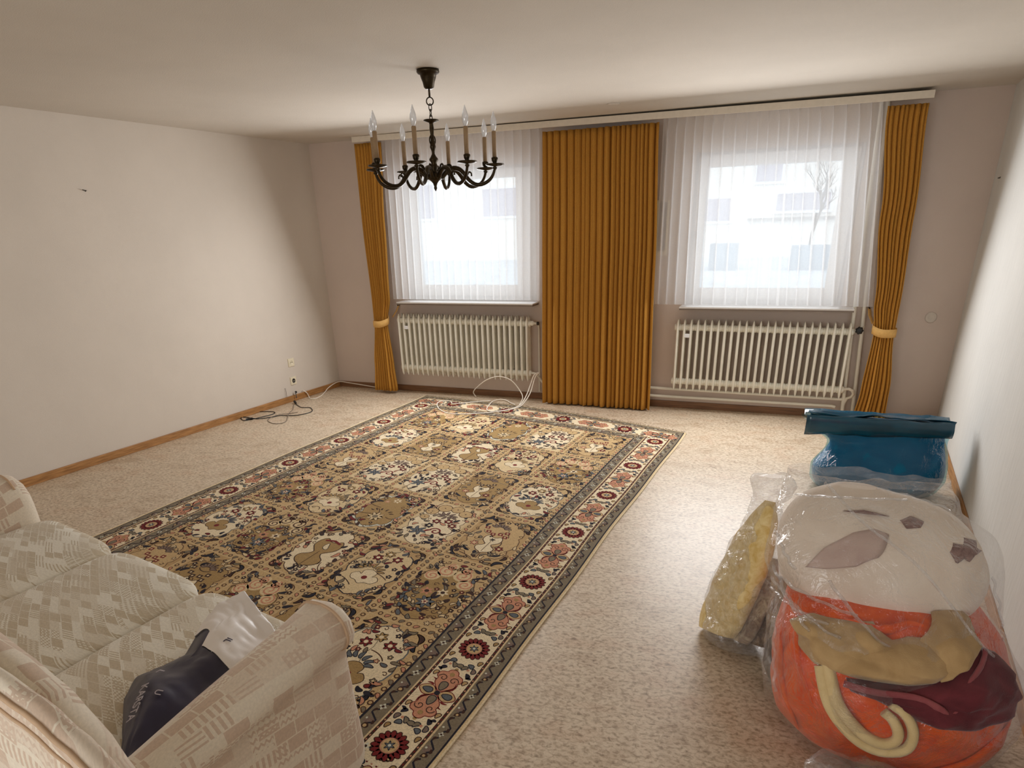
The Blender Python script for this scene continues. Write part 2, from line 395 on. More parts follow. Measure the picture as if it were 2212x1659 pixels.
# ================================================================== RAIL, DRAPES, NET CURTAINS
rail = thing('curtain_rail', 'long cream curtain rail board under the ceiling across both windows', 'curtain rail', (3.06, -.2, 2.40))
RZ = lambda x: 2.449-(x-.68)*.0042
mb = MB()
P = []
for x in (.68, 5.47):
    z = RZ(x); P.append([(x, -.255, z-.048), (x, -.243, z-.048), (x, -.243, z-.012), (x, -.02, z-.012), (x, -.02, z), (x, -.255, z)])
mb.grid(P, cv=True, smooth=False); 
for r in P: mb.face(r)
mb.build('rail_board', M_rail, rail, bevel=.002)
for y in (-.15, -.2):
    mb = MB(); mb.box((.72, y-.006, RZ(.7)-.02), (5.43, y+.006, RZ(.7)-.012), T=lambda x, y_, z: (x, y_, z-(x-.68)*.0042)); mb.build('track', M_trimg, rail)

def drape_sheet(left, right, ycen, nfold, amp, seed, z0, z1, nz_=46, per=16, jitter=.5):
    """pleated cloth: left(z), right(z) edges, ycen(z) depth, amp(z) pleat depth"""
    r = random.Random(seed); W_ = [1+r.uniform(-jitter, jitter) for _ in range(nfold)]; tot = sum(W_); edges = [0]
    for q in W_: edges.append(edges[-1]+q/tot)
    A_ = [1+r.uniform(-.5, .3) for _ in range(nfold+1)]; PH = [r.uniform(-.15, .15) for _ in range(nfold)]
    us = []
    for k in range(nfold):
        for j in range(per): us.append((k, j/per))
    us.append((nfold-1, 1.0)); P = []
    for (k, f) in us:
        row = []
        u = edges[k]+(edges[k+1]-edges[k])*(f+.13*sin(4*pi*f)*0)
        for i in range(nz_):
            z = z0+(z1-z0)*i/(nz_-1); l, rr = left(z), right(z); wd = (rr-l)/nfold
            ph = 2*pi*f+PH[k]*sin(pi*(z-z0)/(z1-z0))
            x = l+(rr-l)*u - .16*wd*sin(2*ph)*1.0
            a = amp(z)*(A_[k]*(1-f)+A_[k+1]*f)
            y = ycen(z)+a*(2*((1-cos(ph))/2)**3.2-1) + .006*nz((u*9, z*1.3, 0), 1.0, seed)
            row.append((x, y, z))
        P.append(row)
    return P
def tab(*t):
    t = sorted(t); return lambda z: lerp_sm(t, z)
def lerp_sm(t, x):
    if x <= t[0][0]: return t[0][1]
    if x >= t[-1][0]: return t[-1][1]
    for a, b in zip(t, t[1:]):
        if x <= b[0]:
            f = (x-a[0])/(b[0]-a[0]); f = f*f*(3-2*f); return a[1]+(b[1]-a[1])*f

# middle drape, hangs straight to the floor
dr = thing('curtain', 'full-length amber velvet curtain hanging straight between the two windows', 'curtain', (3.07, -.17, 0))
mb = MB(); mb.grid(drape_sheet(tab((0, 2.545), (2.4, 2.56)), tab((0, 3.605), (1.3, 3.585), (2.4, 3.55)), tab((0, -.155), (2.4, -.15)), 20, tab((0, .058), (1.2, .055), (2.4, .045)), 5, .012, 2.372, per=14))
mb.build('cloth', M_drape, dr, solid=.003)
# tied drapes
def tied(label, L, R, zt, ztie, zb, nf, seed, tie_pts, xc, amp_top, hook):
    d = thing('curtain', label, 'curtain', (xc, -.17, 0), 'tied back amber curtains')
    mb = MB(); mb.grid(drape_sheet(L, R, lambda z: -.165, nf, tab((zb, .045), (ztie-.12, .036), (ztie, .030), (ztie+.25, .038), (1.5, .040), (zt, amp_top)), seed, zb, zt, 56, per=12))
    mb.build('cloth', M_drape, d, solid=.003)
    # tieback: a band round the gathered cloth rising to its hook on the wall
    mb = MB(); (x0, x1), z = tie_pts, ztie
    P = []
    for k in range(40):
        a = 2*pi*k/40; cx_, rx_ = (x0+x1)/2, (x1-x0)/2+.012
        px, py = cx_+rx_*cos(a), -.17+.062*sin(a)
        f = max(0, (px-cx_)/rx_) if hook > cx_ else max(0, (cx_-px)/rx_)
        back = max(0, sin(a)); zz = z+.02*back+.10*f*f*(back*.8+.25)
        P.append([(px, py, zz-.032), (px*1+.0, py-.004*(1 if sin(a) < 0 else -1), zz), (px, py, zz+.032)])
    mb.grid(P, cu=True); mb.build('tieback', M_tie, d, solid=.006)
    mb = MB(); hy = -.03
    mb.tube([(hook-(.04 if hook > xc else -.04), -.1, ztie+.06), (hook-(.01 if hook > xc else -.01), -.06, ztie+.12), (hook, hy, ztie+.17)], (.004, .016), 8); mb.build('tieback_end', M_tie, d)
    mb = MB(); mb.tube([(hook, 0, ztie+.175), (hook, -.045, ztie+.175)], .006); mb.build('tieback_hook', M_brass, d)
tied('amber velvet curtain tied back beside the left window', tab((.03, .604), (.3, .628), (.73, .672), (1.0, .68), (1.7, .664), (2.4, .668)),
     tab((.03, .862), (.3, .845), (.735, .816), (1.0, .872), (1.7, .898), (2.41, .94)), 2.396, .735, .03, 8, 21, (.668, .818), .76, .034, .885)
tied('amber velvet curtain tied back beside the right window', tab((.0, 5.33), (.3, 5.36), (.76, 5.378), (1.0, 5.342), (1.65, 5.272), (2.36, 5.195)),
     tab((.0, 5.575), (.3, 5.57), (.76, 5.524), (1.0, 5.522), (1.65, 5.497), (2.36, 5.452)), 2.358, .765, .012, 8, 33, (5.376, 5.528), 5.42, .034, 5.33)

def net(name, label, l0, l1, r0, r1, zb, zt, nf, seed):
    """pencil-pleated net: the folds double back so that light and dense stripes alternate"""
    r = random.Random(seed); mb = MB(); P = []; per = 16
    e = [0]
    for k in range(nf): e.append(e[-1]+1+r.uniform(-.18, .18))
    e = [q/e[-1] for q in e]; kk = [r.uniform(.24, .31) for _ in range(nf)]; sw = [r.uniform(-.012, .012) for _ in range(nf+1)]
    zs = [zb+(zt-zb)*i/23 for i in range(24)]
    for k in range(nf):
        for j in range(per):
            f = j/per; row = []
            for z in zs:
                g = (z-zb)/(zt-zb); l = l0+(l1-l0)*g; rr = r0+(r1-r0)*g
                pin = 1-.75*max(0, (g-.9)/.1)**2
                u = e[k]+(e[k+1]-e[k])*(f+kk[k]*pin*sin(2*pi*f))
                s_ = (sw[k]*(1-f)+sw[k+1]*f)*(1-g)
                row.append((l+(rr-l)*u+s_, -.135-.018*cos(2*pi*f)*(.35+.65*max(0.0, 1-g)**.5), z))
            P.append(row)
    mb.grid(P); c = tag(mb.build(name, M_sheer), label, 'net curtain', 'white net curtains')
    # hem and heading tape
    return c
net('net_curtain', 'white pleated net curtain over the left window', .905, .93, 2.52, 2.545, .982, RZ(1.7)-.03, 21, 3)
net('net_curtain', 'white pleated net curtain over the right window', 3.575, 3.575, 5.35, 5.2, .962, RZ(4.4)-.03, 21, 4)

# ================================================================== RADIATORS
def section_mesh():
    mb = MB()
    for y in (-.124, -.062):                      # front and rear column
        mb.tube([(0, y, z) for z in (0, .03, .07, .55, .6, .63)], (.0125, .030), 10, taper=[.25, .8, 1, 1, .8, .25])
    for z in (.075, .56):                          # upper and lower header piece with its nipple
        mb.tube([(0, -.137, z), (0, -.055, z)], (.030, .012), 10)
        mb.lathe([(.0, -.0299), (.026, -.0299), (.030, -.02), (.030, .02), (.026, .0299), (0, .0299)], (0, -.096, z), 12, axis='x')
    return mb
def radiator(label, x0, z0, n, pitch):
    r = thing('radiator', label, 'radiator', (x0, 0, z0), 'ribbed radiators below the windows')
    mb = section_mesh(); mb.v = [(x+x0, y, z+z0) for x, y, z in mb.v]; s0 = mb.build('section', M_rad, r)
    for k in range(1, n): copy_part(s0, r, (k*pitch, 0, -.0002*k))
    for x in (x0+2*pitch, x0+(n-3)*pitch):
        b = MB(); b.box((x-.012, -.09, z0+.50), (x+.012, -.001, z0+.53)); b.build('wall_bracket', M_rad, r)
    b = MB(); b.box((x0+1*pitch+.006, -.152, z0+.478), (x0+2*pitch-.006, -.140, z0+.512)); b.build('cost_meter', M_white, r, bevel=.003)
    return r
rl = radiator('ribbed cream radiator under the left window behind the white cable loops', .935, .205, 25, .0593)
rr = radiator('ribbed cream radiator under the right window beside the riser pipes', 3.805, .2, 25, .0585)
# valves
xe = .935+24*.0593
mb = MB(); mb.lathe([(0, 0), (.02, 0), (.024, .01), (.024, .035), (.012, .045), (.012, .075), (0, .075)], (xe+.02, -.096, .765), 12, axis='x'); mb.build('valve', M_rad, rl)
mb = MB(); mb.tube([(xe+.07, -.096, .765), (xe+.085, -.085, .765), (xe+.09, -.05, .76), (xe+.09, -.03, .70), (xe+.09, -.03, .08)], .009); mb.build('feed_pipe', M_rad, rl)
mb = MB(); mb.tube([(xe+.02, -.096, .28), (xe+.05, -.096, .28), (xe+.075, -.08, .272), (xe+.10, -.05, .22), (xe+.13, -.035, .17), (xe+.2, -.03, .165)], .011); mb.build('return_pipe', M_rad, rl)
mb = MB(); mb.lathe([(0, 0), (.016, 0), (.018, .006), (.016, .018), (0, .02)], (xe+.095, -.1, .765), 10, axis='x'); mb.build('valve_cap', M_dark, rl)
xe = 3.805+24*.0585
mb = MB(); mb.lathe([(0, 0), (.02, 0), (.022, .012), (.012, .02), (.012, .05), (0, .05)], (xe+.02, -.096, .76), 12, axis='x'); mb.build('valve', M_rad, rr)
mb = MB()
P = []
for k in range(28):
    a = 2*pi*k/28; q = .029*(1+.10*cos(7*a)); P.append([(xe+.066, -.118, .772), (xe+.066+q*.8*cos(a), -.118, .772+q*.8*sin(a)), (xe+.066+q*cos(a), -.124, .772+q*sin(a)), (xe+.066+q*cos(a), -.138, .772+q*sin(a)), (xe+.066+q*.6*cos(a), -.146, .772+q*.6*sin(a)), (xe+.066, -.146, .772)])
mb.grid(P, cu=True); mb.build('valve_knob', M_black, rr)
mb = MB(); mb.tube([(xe+.05, -.096, .76), (xe+.08, -.09, .775), (xe+.1, -.06, .79), (xe+.102, -.04, .79)], .010); mb.build('feed_pipe', M_rad, rr)
mb = MB(); mb.tube([(xe+.02, -.096, .275), (xe+.07, -.096, .28), (xe+.10, -.092, .265), (xe+.112, -.085, .235), (xe+.10, -.07, .205), (xe+.07, -.06, .19), (xe+.055, -.05, .14), (xe+.05, -.05, .06)], .0125); mb.build('return_pipe', M_rad, rr)
# heating pipes
mb = MB(); mb.tube([(3.3, -.045, .19), (5.26, -.045, .176), (5.275, -.045, .165)], .013, 10); tag(mb.build('heating_pipe', M_rad), 'upper of the two thin cream pipes running level under the right radiator', 'pipe', 'heating pipes')
mb = MB(); mb.tube([(3.3, -.045, .112), (5.17, -.045, .112), (5.2, -.045, .105)], .013, 10); tag(mb.build('heating_pipe', M_rad), 'lower of the two level cream pipes, just above the skirting by the right radiator', 'pipe', 'heating pipes')
mb = MB(); mb.tube([(5.345, -.05, 0), (5.33, -.05, .3), (5.285, -.05, 1.05), (5.2, -.05, 2.449)], .0155, 10); tag(mb.build('heating_pipe', M_rad), 'tall cream riser pipe climbing behind the net curtain next to the tied amber curtain', 'pipe', 'heating pipes')
mb = MB(); mb.tube([(5.265, -.05, 0), (5.255, -.05, .2), (5.225, -.05, .8), (5.16, -.05, 2.449)], .0155, 10); tag(mb.build('heating_pipe', M_rad), 'tall cream riser pipe next to the radiator end, nearest the black valve knob', 'pipe', 'heating pipes')
# ================================================================== WALL FITTINGS
def on_left(y, z, d=0.0):   # point on the left wall, d metres into the room
    return Vector((lx(y)+d, y-d*LW, z))
def socket(label, y, z, kind):
    o = thing('wall_socket', label, 'wall socket', tuple(on_left(y, z)))
    u = Vector((LW, 1, 0)).normalized(); n = Vector((1, -LW, 0)).normalized(); c = on_left(y, z); up_ = Vector((0, 0, 1))
    def P(a, b, d): return c+u*a+up_*b+n*d
    mb = MB(); h = .041
    mb.grid([[P(s*h*q, t*h*q, d) for (s, t) in ((-1,-1),(-.2,-1),(.2,-1),(1,-1),(1,0),(1,1),(.2,1),(-.2,1),(-1,1),(-1,0))] for q, d in ((1, 0), (1, .006), (.93, .010))], cv=True, smooth=False)
    mb.face([P(s*h*.93, t*h*.93, .010) for s, t in ((-1,-1),(1,-1),(1,1),(-1,1))]); mb.build('cover_plate', M_socket, o)
    mb = MB(); R = .021
    mb.grid([[P(R*q*cos(2*pi*k/20), R*q*sin(2*pi*k/20), d) for k in range(20)] for q, d in ((1.12, .0105), (1, .0125), (.96, .0108), (.01, .0106))], cv=True); mb.build('socket_well', M_socket if kind == 'plain' else M_dark, o)
    mb = MB()
    for s in ((-1, 1) if kind != 'tv' else (0,)): mb.tube([P(s*.0095, 0, .0105), P(s*.0095, 0, .0125)], .0035 if kind != 'tv' else .007, 8)
    mb.build('contacts', M_dark if kind == 'plain' else M_socket, o)
    return o
socket('upper cream wall socket above the black-faced one', -.711, .397, 'plain')
socket('lower cream wall socket with dark contacts just above the skirting', -.719, .209, 'outlet')
mb = MB(); p = on_left(-.728, .075); mb.tube([p+Vector((.012, 0, 0)), p+Vector((.03, -.01, .018)), p+Vector((.034, -.02, .026)), p+Vector((.034, -.022, -.045))], .004, 6); mb.tube([p+Vector((.028, -.008, .02)), p+Vector((.036, -.016, .018))], .011, 8); tag(mb.build('wall_plug', M_black), 'small black cable end bent out of the wall below the sockets', 'plug')
mb = MB(); mb.tube([on_left(-.854, .15, .0), on_left(-.858, .155, .012), on_left(-.853, .12, .012), on_left(-.86, .066, .016)], .0025, 6); tag(mb.build('loose_wire', M_gray), 'thin grey loose wire hanging from the wall left of the sockets', 'wire')
mb = MB(); q = on_left(-2.459, 1.959); mb.tube([q, q+Vector((.012, 0, .004))], .0035, 6); mb.tube([q+Vector((.010, 0, .003)), q+Vector((.014, -.03, .008))], .003, 6); tag(mb.build('nail', M_dark), 'single dark nail high on the bare left wall', 'nail')
mb = MB(); q = Vector((rx(-.3), -.3, 1.852)); mb.tube([q, q+Vector((-.014, 0, .003))], .003, 6); mb.tube([q+Vector((-.012, 0, .003)), q+Vector((-.016, -.02, -.002)), q+Vector((-.012, -.05, .005))], .003, 6); tag(mb.build('hook', M_dark), 'tiny dark hook high on the pale wall near the window corner', 'hook')
mb = MB(); mb.lathe([(0, 0), (.040, 0), (.042, -.004), (.038, -.008), (.022, -.0085), (.018, -.006), (0, -.006)], (5.79, 0, .869), 24, axis='y'); tag(mb.build('blank_cover', M_wall), 'round painted-over cover plate on the wall beyond the tied curtain', 'cover plate')
# roller shutter belt box between middle curtain and right window
sb = thing('shutter_belt_box', 'narrow roller shutter belt box behind the edge of the middle amber curtain', 'shutter box', (3.6, 0, 1.38))
mb = MB(); mb.box((3.535, -.018, 1.36), (3.645, 0, 1.81)); mb.build('cover_plate', M_socket, sb, bevel=.004)
mb = MB(); mb.box((3.562, -.022, 1.40), (3.585, -.017, 1.795)); mb.build('belt_slot', M_dark, sb)
mb = MB(); mb.box((3.605, -.02, 1.40), (3.628, -.017, 1.79)); mb.build('slot_shadow_gap', M_gray, sb)
mb = MB(); mb.box((3.566, -.024, 1.795), (3.582, -.019, 2.3)); mb.build('belt', M_gray, sb)
# ceiling stain-like flat hook base
mb = MB(); mb.lathe([(0, 0), (.05, 0), (.045, -.006), (.02, -.009), (0, -.009)], (3.30, -.75, H), 20); tag(mb.build('ceiling_cover', M_ceil), 'flat painted cover disc on the ceiling near the window wall', 'cover plate')

# ================================================================== CHANDELIER
CX, CY, CZ = 2.647, -2.462, H
ch = thing('chandelier', 'eight-armed dark brass chandelier with candle bulbs hanging on a chain', 'chandelier', (CX, CY, H))
mb = MB(); mb.lathe([(0, 0), (.062, 0), (.064, -.012), (.058, -.02), (.046, -.024), (.042, -.04), (.034, -.06), (.028, -.085), (.018, -.094), (0, -.094)], (CX, CY, CZ), 24); mb.build('ceiling_canopy', M_brass, ch)
mb = MB(); mb.tube([(CX, CY, CZ-.09), (CX, CY, CZ-.135)], .006, 8); mb.build('rod', M_brass, ch)
def link(zc, rz, rxy, ang, r=.0028):
    mb = MB(); pts = []
    for k in range(18):
        a = 2*pi*k/18; h = rxy*cos(a); pts.append((CX+h*cos(ang), CY+h*sin(ang), zc+rz*sin(a)))
    mb.tube(pts, r, 6, closed=True); return mb.build('chain_link', M_brass, ch)
link(CZ-.152, .0195, .0195, .4, .0036)
z = CZ-.168
for k in range(6):
    link(z-.014, .0185, .0085, .4+(pi/2)*(k % 2)+.5, .0026); z -= .0265
link(z-.018, .026, .018, .9, .0042)
zt = z-.04                                     # ~2.22
top = zt; B0 = 1.905
prof = [(0, top+.0), (.008, top), (.012, top-.012), (.006, top-.022), (.006, 2.165), (.012, 2.16), (.042, 2.163), (.045, 2.158), (.014, 2.148), (.011, 2.14), (.013, 2.12), (.010, 2.09), (.011, 2.06), (.016, 2.035), (.018, 2.025), (.012, 2.012), (.009, 2.0), (.009, 1.99), (.018, 1.975), (.026, 1.965), (.026, 1.958), (.016, 1.945), (.020, 1.93), (.022, 1.92), (.014, 1.905), (.020, 1.895), (.044, 1.89), (.052, 1.877), (.048, 1.863), (.026, 1.850), (.014, 1.838), (.008, 1.822), (.010, 1.812), (.004, 1.80), (0, 1.795)]
off = .045
mb = MB(); mb.lathe([(r, zz+off) for r, zz in prof], (CX, CY, 0), 20); mb.build('stem', M_brass, ch)
near = Vector((1.993, -3.935, 0)).normalized(); rgt = Vector((.892, .452, 0))
ZP = 1.955
for k in range(8):
    ph = radians(-15+45*k); d = near*cos(ph)+rgt*sin(ph); c = Vector((CX, CY, 0)); zz = Vector((0, 0, 1)); R = .362
    ctrl = [(.04, 1.91), (.075, 1.942), (.115, 1.958), (.152, 1.950), (.180, 1.924), (.205, 1.893), (.243, 1.869), (.286, 1.869), (.326, 1.888), (.350, 1.916), (R, 1.947)]
    pts = [c+d*r+zz*h for r, h in catmull(ctrl, 30)]
    mb = MB(); mb.tube(pts, .0125, 8, taper=[1.15-.5*i/29 for i in range(30)])
    sc = [(.190, 1.912), (.206, 1.934), (.220, 1.928), (.221, 1.912)]          # leaf spur on the arm
    mb.tube([c+d*r+zz*h for r, h in catmull(sc, 9)], .006, 6, taper=[1, 1, .95, .9, .8, .75, .7, .8, .9])
    mb.tube([c+d*r+zz*h for r, h in catmull([(.05, 1.92), (.07, 1.968), (.095, 1.978), (.105, 1.96)], 9)], .005, 6)
    arm = mb.build('arm', M_brass, ch)
    o = c+d*R
    mb = MB(); mb.lathe([(0, ZP-.012), (.010, ZP-.012), (.014, ZP-.004), (.008, ZP+.002), (.050, ZP+.008), (.055, ZP+.013), (.050, ZP+.017), (.014, ZP+.012), (.012, ZP+.022), (.017, ZP+.03), (.019, ZP+.045), (.015, ZP+.05), (0, ZP+.05)], (o.x, o.y, 0), 18); mb.build('drip_pan', M_brass, arm)
    mb = MB(); mb.lathe([(0, ZP+.048), (.0125, ZP+.048), (.0125, ZP+.178), (.009, ZP+.181), (0, ZP+.181)], (o.x, o.y, 0), 14); mb.build('candle_sleeve', M_sleeve, arm)
    mb = MB(); mb.lathe([(.007, ZP+.180), (.0095, ZP+.186), (.015, ZP+.20), (.0178, ZP+.216), (.0165, ZP+.232), (.011, ZP+.25), (.005, ZP+.268), (.0012, ZP+.279), (0, ZP+.28)], (o.x, o.y, 0), 16); mb.build('bulb', M_bulb, arm)

# ================================================================== RUG
RO = Vector((1.215, -.211, 0)); E1 = Vector((.9746, -.2235, 0)); E2 = Vector((-.068, -.9977, 0))
RW, RL = 2.885, 4.485
def rugp(s, t, z):
    bow = -.115*sin(pi*min(max(s/RW, 0), 1))*max(0, 1-t/.9)**1.5
    wob = .006*sin(t*2.1+.6)+.004*sin(t*5.3)
    q = RO+E1*(s+wob)+E2*(t+bow); return (q.x, q.y, z)
PAL = dict(ivory=(226, 208, 174), cream=(212, 188, 146), tan=(194, 164, 118), tan2=(182, 150, 104), gold=(162, 132, 84), navy=(36, 32, 42), brown=(84, 54, 36), red=(116, 32, 30), rose=(196, 138, 108), green=(126, 113, 92), mauve=(124, 104, 92), blue=(96, 100, 104), umber=(64, 40, 30), pale=(206, 204, 186))
PI_ = {k: i for i, k in enumerate(PAL)}
def wool(name, col):
    m, nt, b = new_mat('wool_'+name)
    tc = N(nt, 'ShaderNodeTexCoord'); n = N(nt, 'ShaderNodeTexNoise', i_Scale=170.0, i_Detail=3.0, i_Roughness=.7); nt.links.new(tc.outputs['Object'], n.inputs['Vector'])
    c = lin(*col); lo = tuple(x*.62 for x in c[:3])+(1,); hi = tuple(min(1, x*1.16) for x in c[:3])+(1,)
    nt.links.new(ramp(nt, n.outputs['Fac'], [(.28, lo), (.52, c), (.75, hi)]), b.inputs['Base Color'])
    b.inputs['Roughness'].default_value = .95; b.inputs['Specular IOR Level'].default_value = .1; b.inputs['Sheen Weight'].default_value = .06
    return m
WOOL = [wool(k, v) for k, v in PAL.items()]
class Rug:
    def __init__(s): s.v = []; s.f = []; s.m = []; s.tr = (0, 0, 0, 1)   # tr: cs, ct, angle, mirror
    def pt(s, x, y, L):
        cs, ct, an, mi = s.tr; x *= mi
        X = cs+x*cos(an)-y*sin(an); Y = ct+x*sin(an)+y*cos(an)
        return rugp(X, Y, .0075+L*.00016)
    def poly(s, pts, col, L):
        n = len(s.v); s.v += [s.pt(x, y, L) for x, y in pts]; s.f.append(tuple(range(n, n+len(pts)))); s.m.append(PI_[col])
    def strip(s, pts, w_, col, L, taper=False):
        A = []; m = len(pts)
        for i, (x, y) in enumerate(pts):
            a = pts[max(0, i-1)]; b = pts[min(m-1, i+1)]; dx, dy = b[0]-a[0], b[1]-a[1]; q = math.hypot(dx, dy) or 1
            ww = w_*.5*((1-abs(2*i/(m-1)-1))*.8+.2 if taper else 1)
            A.append(((x-dy/q*ww, y+dx/q*ww), (x+dy/q*ww, y-dx/q*ww)))
        for p, q in zip(A, A[1:]): s.poly([p[0], q[0], q[1], p[1]], col, L)
    def out(s, pts, col, line, L, w_=.006):
        """filled shape with an outline"""
        if len(pts) < 34:
            q = list(pts); m = len(q); pts = []
            for i in range(m):
                p0, p1, p2, p3 = q[i-1], q[i], q[(i+1) % m], q[(i+2) % m]
                for f in (0, .34, .67): pts.append(tuple(.5*((2*b)+(-a+c)*f+(2*a-5*b+4*c-d)*f*f+(-a+3*b-3*c+d)*f**3) for a, b, c, d in zip(p0, p1, p2, p3)))
        m = len(pts); cx_ = sum(p[0] for p in pts)/m; cy_ = sum(p[1] for p in pts)/m; big = []
        area_ = sum(pts[i][0]*pts[(i+1) % m][1]-pts[(i+1) % m][0]*pts[i][1] for i in range(m)); sg = 1 if area_ > 0 else -1
        for i in range(m):
            a, b = pts[i-1], pts[(i+1) % m]; dx, dy = b[0]-a[0], b[1]-a[1]; q = math.hypot(dx, dy) or 1
            big.append((pts[i][0]+sg*dy/q*w_, pts[i][1]-sg*dx/q*w_))
        s.poly(big, line, L); s.poly(pts, col, L+1)
    def flower(s, x, y, r, n, col, cen, L, line=None, a0=0, depth=.28):
        pts = [(x+r*(1-depth+depth*cos(n*t))*cos(t+a0), y+r*(1-depth+depth*cos(n*t))*sin(t+a0)) for t in [2*pi*k/(n*4) for k in range(n*4)]]
        if line: s.out(pts, col, line, L, .0035)
        else: s.poly(pts, col, L+1)
        s.poly([(x+r*.36*cos(2*pi*k/8), y+r*.36*sin(2*pi*k/8)) for k in range(8)], cen, L+2)
    def leaf(s, x, y, ln, wd, an, col, L, line=None, bend=.25):
        pts = []
        for k in range(13):
            t = 2*pi*k/13; u = cos(t); v = sin(t)*(1-.35*u)
            px, py = u*ln/2, v*wd/2+bend*ln*(u*u-.5)*.5
            pts.append((x+px*cos(an)-py*sin(an), y+px*sin(an)+py*cos(an)))
        if line: s.out(pts, col, line, L, .0042)
        else: s.poly(pts, col, L+1)
    def dot(s, x, y, r, col, L, n=8): s.poly([(x+r*cos(2*pi*k/n), y+r*sin(2*pi*k/n)) for k in range(n)], col, L)
    def ringo(s, x, y, r, col, inn, L): s.dot(x, y, r, col, L, 10); s.dot(x, y, r*.55, inn, L+1, 8)
    def scroll(s, x, y, r, a0, turn, w_, col, L, turns=1.6):
        pts = []
        for k in range(26):
            t = k/25; a = a0+turn*2*pi*turns*t; q = r*(1-.82*t); pts.append((x+q*cos(a), y+q*sin(a)))
        s.strip(pts, w_, col, L)
R_ = Rug(); rg = random.Random(11)
def band(s0, s1, t0, t1, col, L):
    n = max(1, int(max(abs(s1-s0), abs(t1-t0))/.12)); R_.tr = (0, 0, 0, 1)
    for k in range(n):
        if abs(t1-t0) >= abs(s1-s0): a, b = t0+(t1-t0)*k/n, t0+(t1-t0)*(k+1)/n; R_.poly([(s0, a), (s0, b), (s1, b), (s1, a)], col, L)
        else: a, b = s0+(s1-s0)*k/n, s0+(s1-s0)*(k+1)/n; R_.poly([(a, t0), (a, t1), (b, t1), (b, t0)], col, L)
def frame(d0, d1, col, L):
    band(d0, d1, d0, RL-d0, col, L); band(RW-d1, RW-d0, d0, RL-d0, col, L)
    band(d1, RW-d1, d0, d1, col, L); band(d1, RW-d1, RL-d1, RL-d0, col, L)
FD = .383
for d0, d1, c in [(.011, .019, 'navy'), (.019, .080, 'green'), (.080, .088, 'cream'), (.088, .101, 'umber'), (.101, .279, 'ivory'), (.279, .292, 'umber'), (.292, .300, 'cream'), (.300, .372, 'green'), (.372, FD, 'navy')]: frame(d0, d1, c, 0)
# side walkers: (length along, position across) -> rug coordinates with the border's outer edge at 0
SIDES = [('left', RL), ('right', RL), ('far', RW), ('near', RW)]
def side_tr(side, u, dpt, rot=0):
    if side == 'left': return (dpt, u, 0, 1)
    if side == 'right': return (RW-dpt, u, 0, -1)
    if side == 'far': return (u, dpt, pi/2, -1)
    return (u, RL-dpt, -pi/2, 1)
def red_dots(side, ln, dpt):
    k = .14
    while k < ln-.14:
        R_.tr = side_tr(side, k, dpt); R_.poly([(-.003, -.004), (.003, -.004), (.003, .004), (-.003, .004)], 'red' if int(k*50) % 2 else 'rose', 1); k += .022
def guard(side, ln, dpt, wd):
    k = .1; i = 0
    while k < ln-.1:
        R_.tr = side_tr(side, k, dpt)
        R_.strip([(wd*.34*sin(q*pi/3), (q-3)*.0135) for q in range(7)], .008, 'navy', 1)
        R_.leaf(wd*.22, -.03, .022, .012, 1.2, 'umber', 1); R_.leaf(-wd*.24, .028, .022, .012, -1.2, 'umber', 1); R_.dot(wd*.26, .02, .005, 'pale', 2)
        if i % 2: R_.poly([(-wd*.34, .012), (wd*.3, .008), (wd*.34, .042), (-wd*.28, .04)], 'mauve', 0.5)
        R_.tr = side_tr(side, k+.055, dpt)
        if i % 2 == 0: R_.flower(0, 0, wd*.27, 4, 'pale', 'umber', 1)
        else: R_.leaf(0, 0, .03, wd*.4, .6, 'umber', 1); R_.dot(.0, .0, wd*.12, 'tan', 3)
        k += .112; i += 1
def rosette():
    for q in range(16):
        a = 2*pi*q/16; R_.leaf(.050*cos(a), .050*sin(a), .040, .024, a, 'red', 2, 'umber', 0)
    R_.dot(0, 0, .040, 'umber', 4.5, 20); R_.dot(0, 0, .037, 'rose', 5, 20); R_.dot(0, 0, .032, 'tan', 6, 18); R_.flower(0, 0, .025, 6, 'navy', 'green', 6); R_.flower(0, 0, .018, 6, 'blue', 'pale', 7.5)
def palmette():
    for sg in (1, -1):
        big = [(x_, sg*y_) for x_, y_ in [(0, .012), (.030, .035), (.046, .058), (.044, .078), (.058, .095), (.050, .118), (.026, .126), (.018, .142), (0, .150), (-.018, .142), (-.026, .126), (-.050, .118), (-.058, .095), (-.044, .078), (-.046, .058), (-.030, .035)]]
        R_.out(big, 'rose', 'red', 1, .004)
        R_.scroll(.026, sg*.088, .022, 0, sg, .004, 'umber', 4, 1.1); R_.scroll(-.026, sg*.088, .022, pi, -sg, .004, 'umber', 4, 1.1)
        R_.leaf(0, sg*.045, .050, .030, pi/2, 'green', 3, 'navy', 0); R_.dot(0, sg*.120, .012, 'gold', 4)
        al = [(sg*x_, y_) for x_, y_ in [(.010, 0), (.03, .024), (.055, .028), (.078, .012), (.084, 0), (.078, -.012), (.055, -.028), (.03, -.024)]]
        R_.out(al, 'tan', 'red', 1, .004); R_.leaf(sg*.047, 0, .042, .026, 0, 'blue', 3, 'navy', 0)
    for a in (pi*.28, pi*.72, pi*1.28, pi*1.72):
        R_.leaf(.055*cos(a), .062*sin(a), .075, .016, a, 'red', 0, None, .5); R_.leaf(.068*cos(a+.25), .062*sin(a+.25), .035, .010, a+.9, 'red', 0)
    R_.dot(0, 0, .013, 'navy', 5)
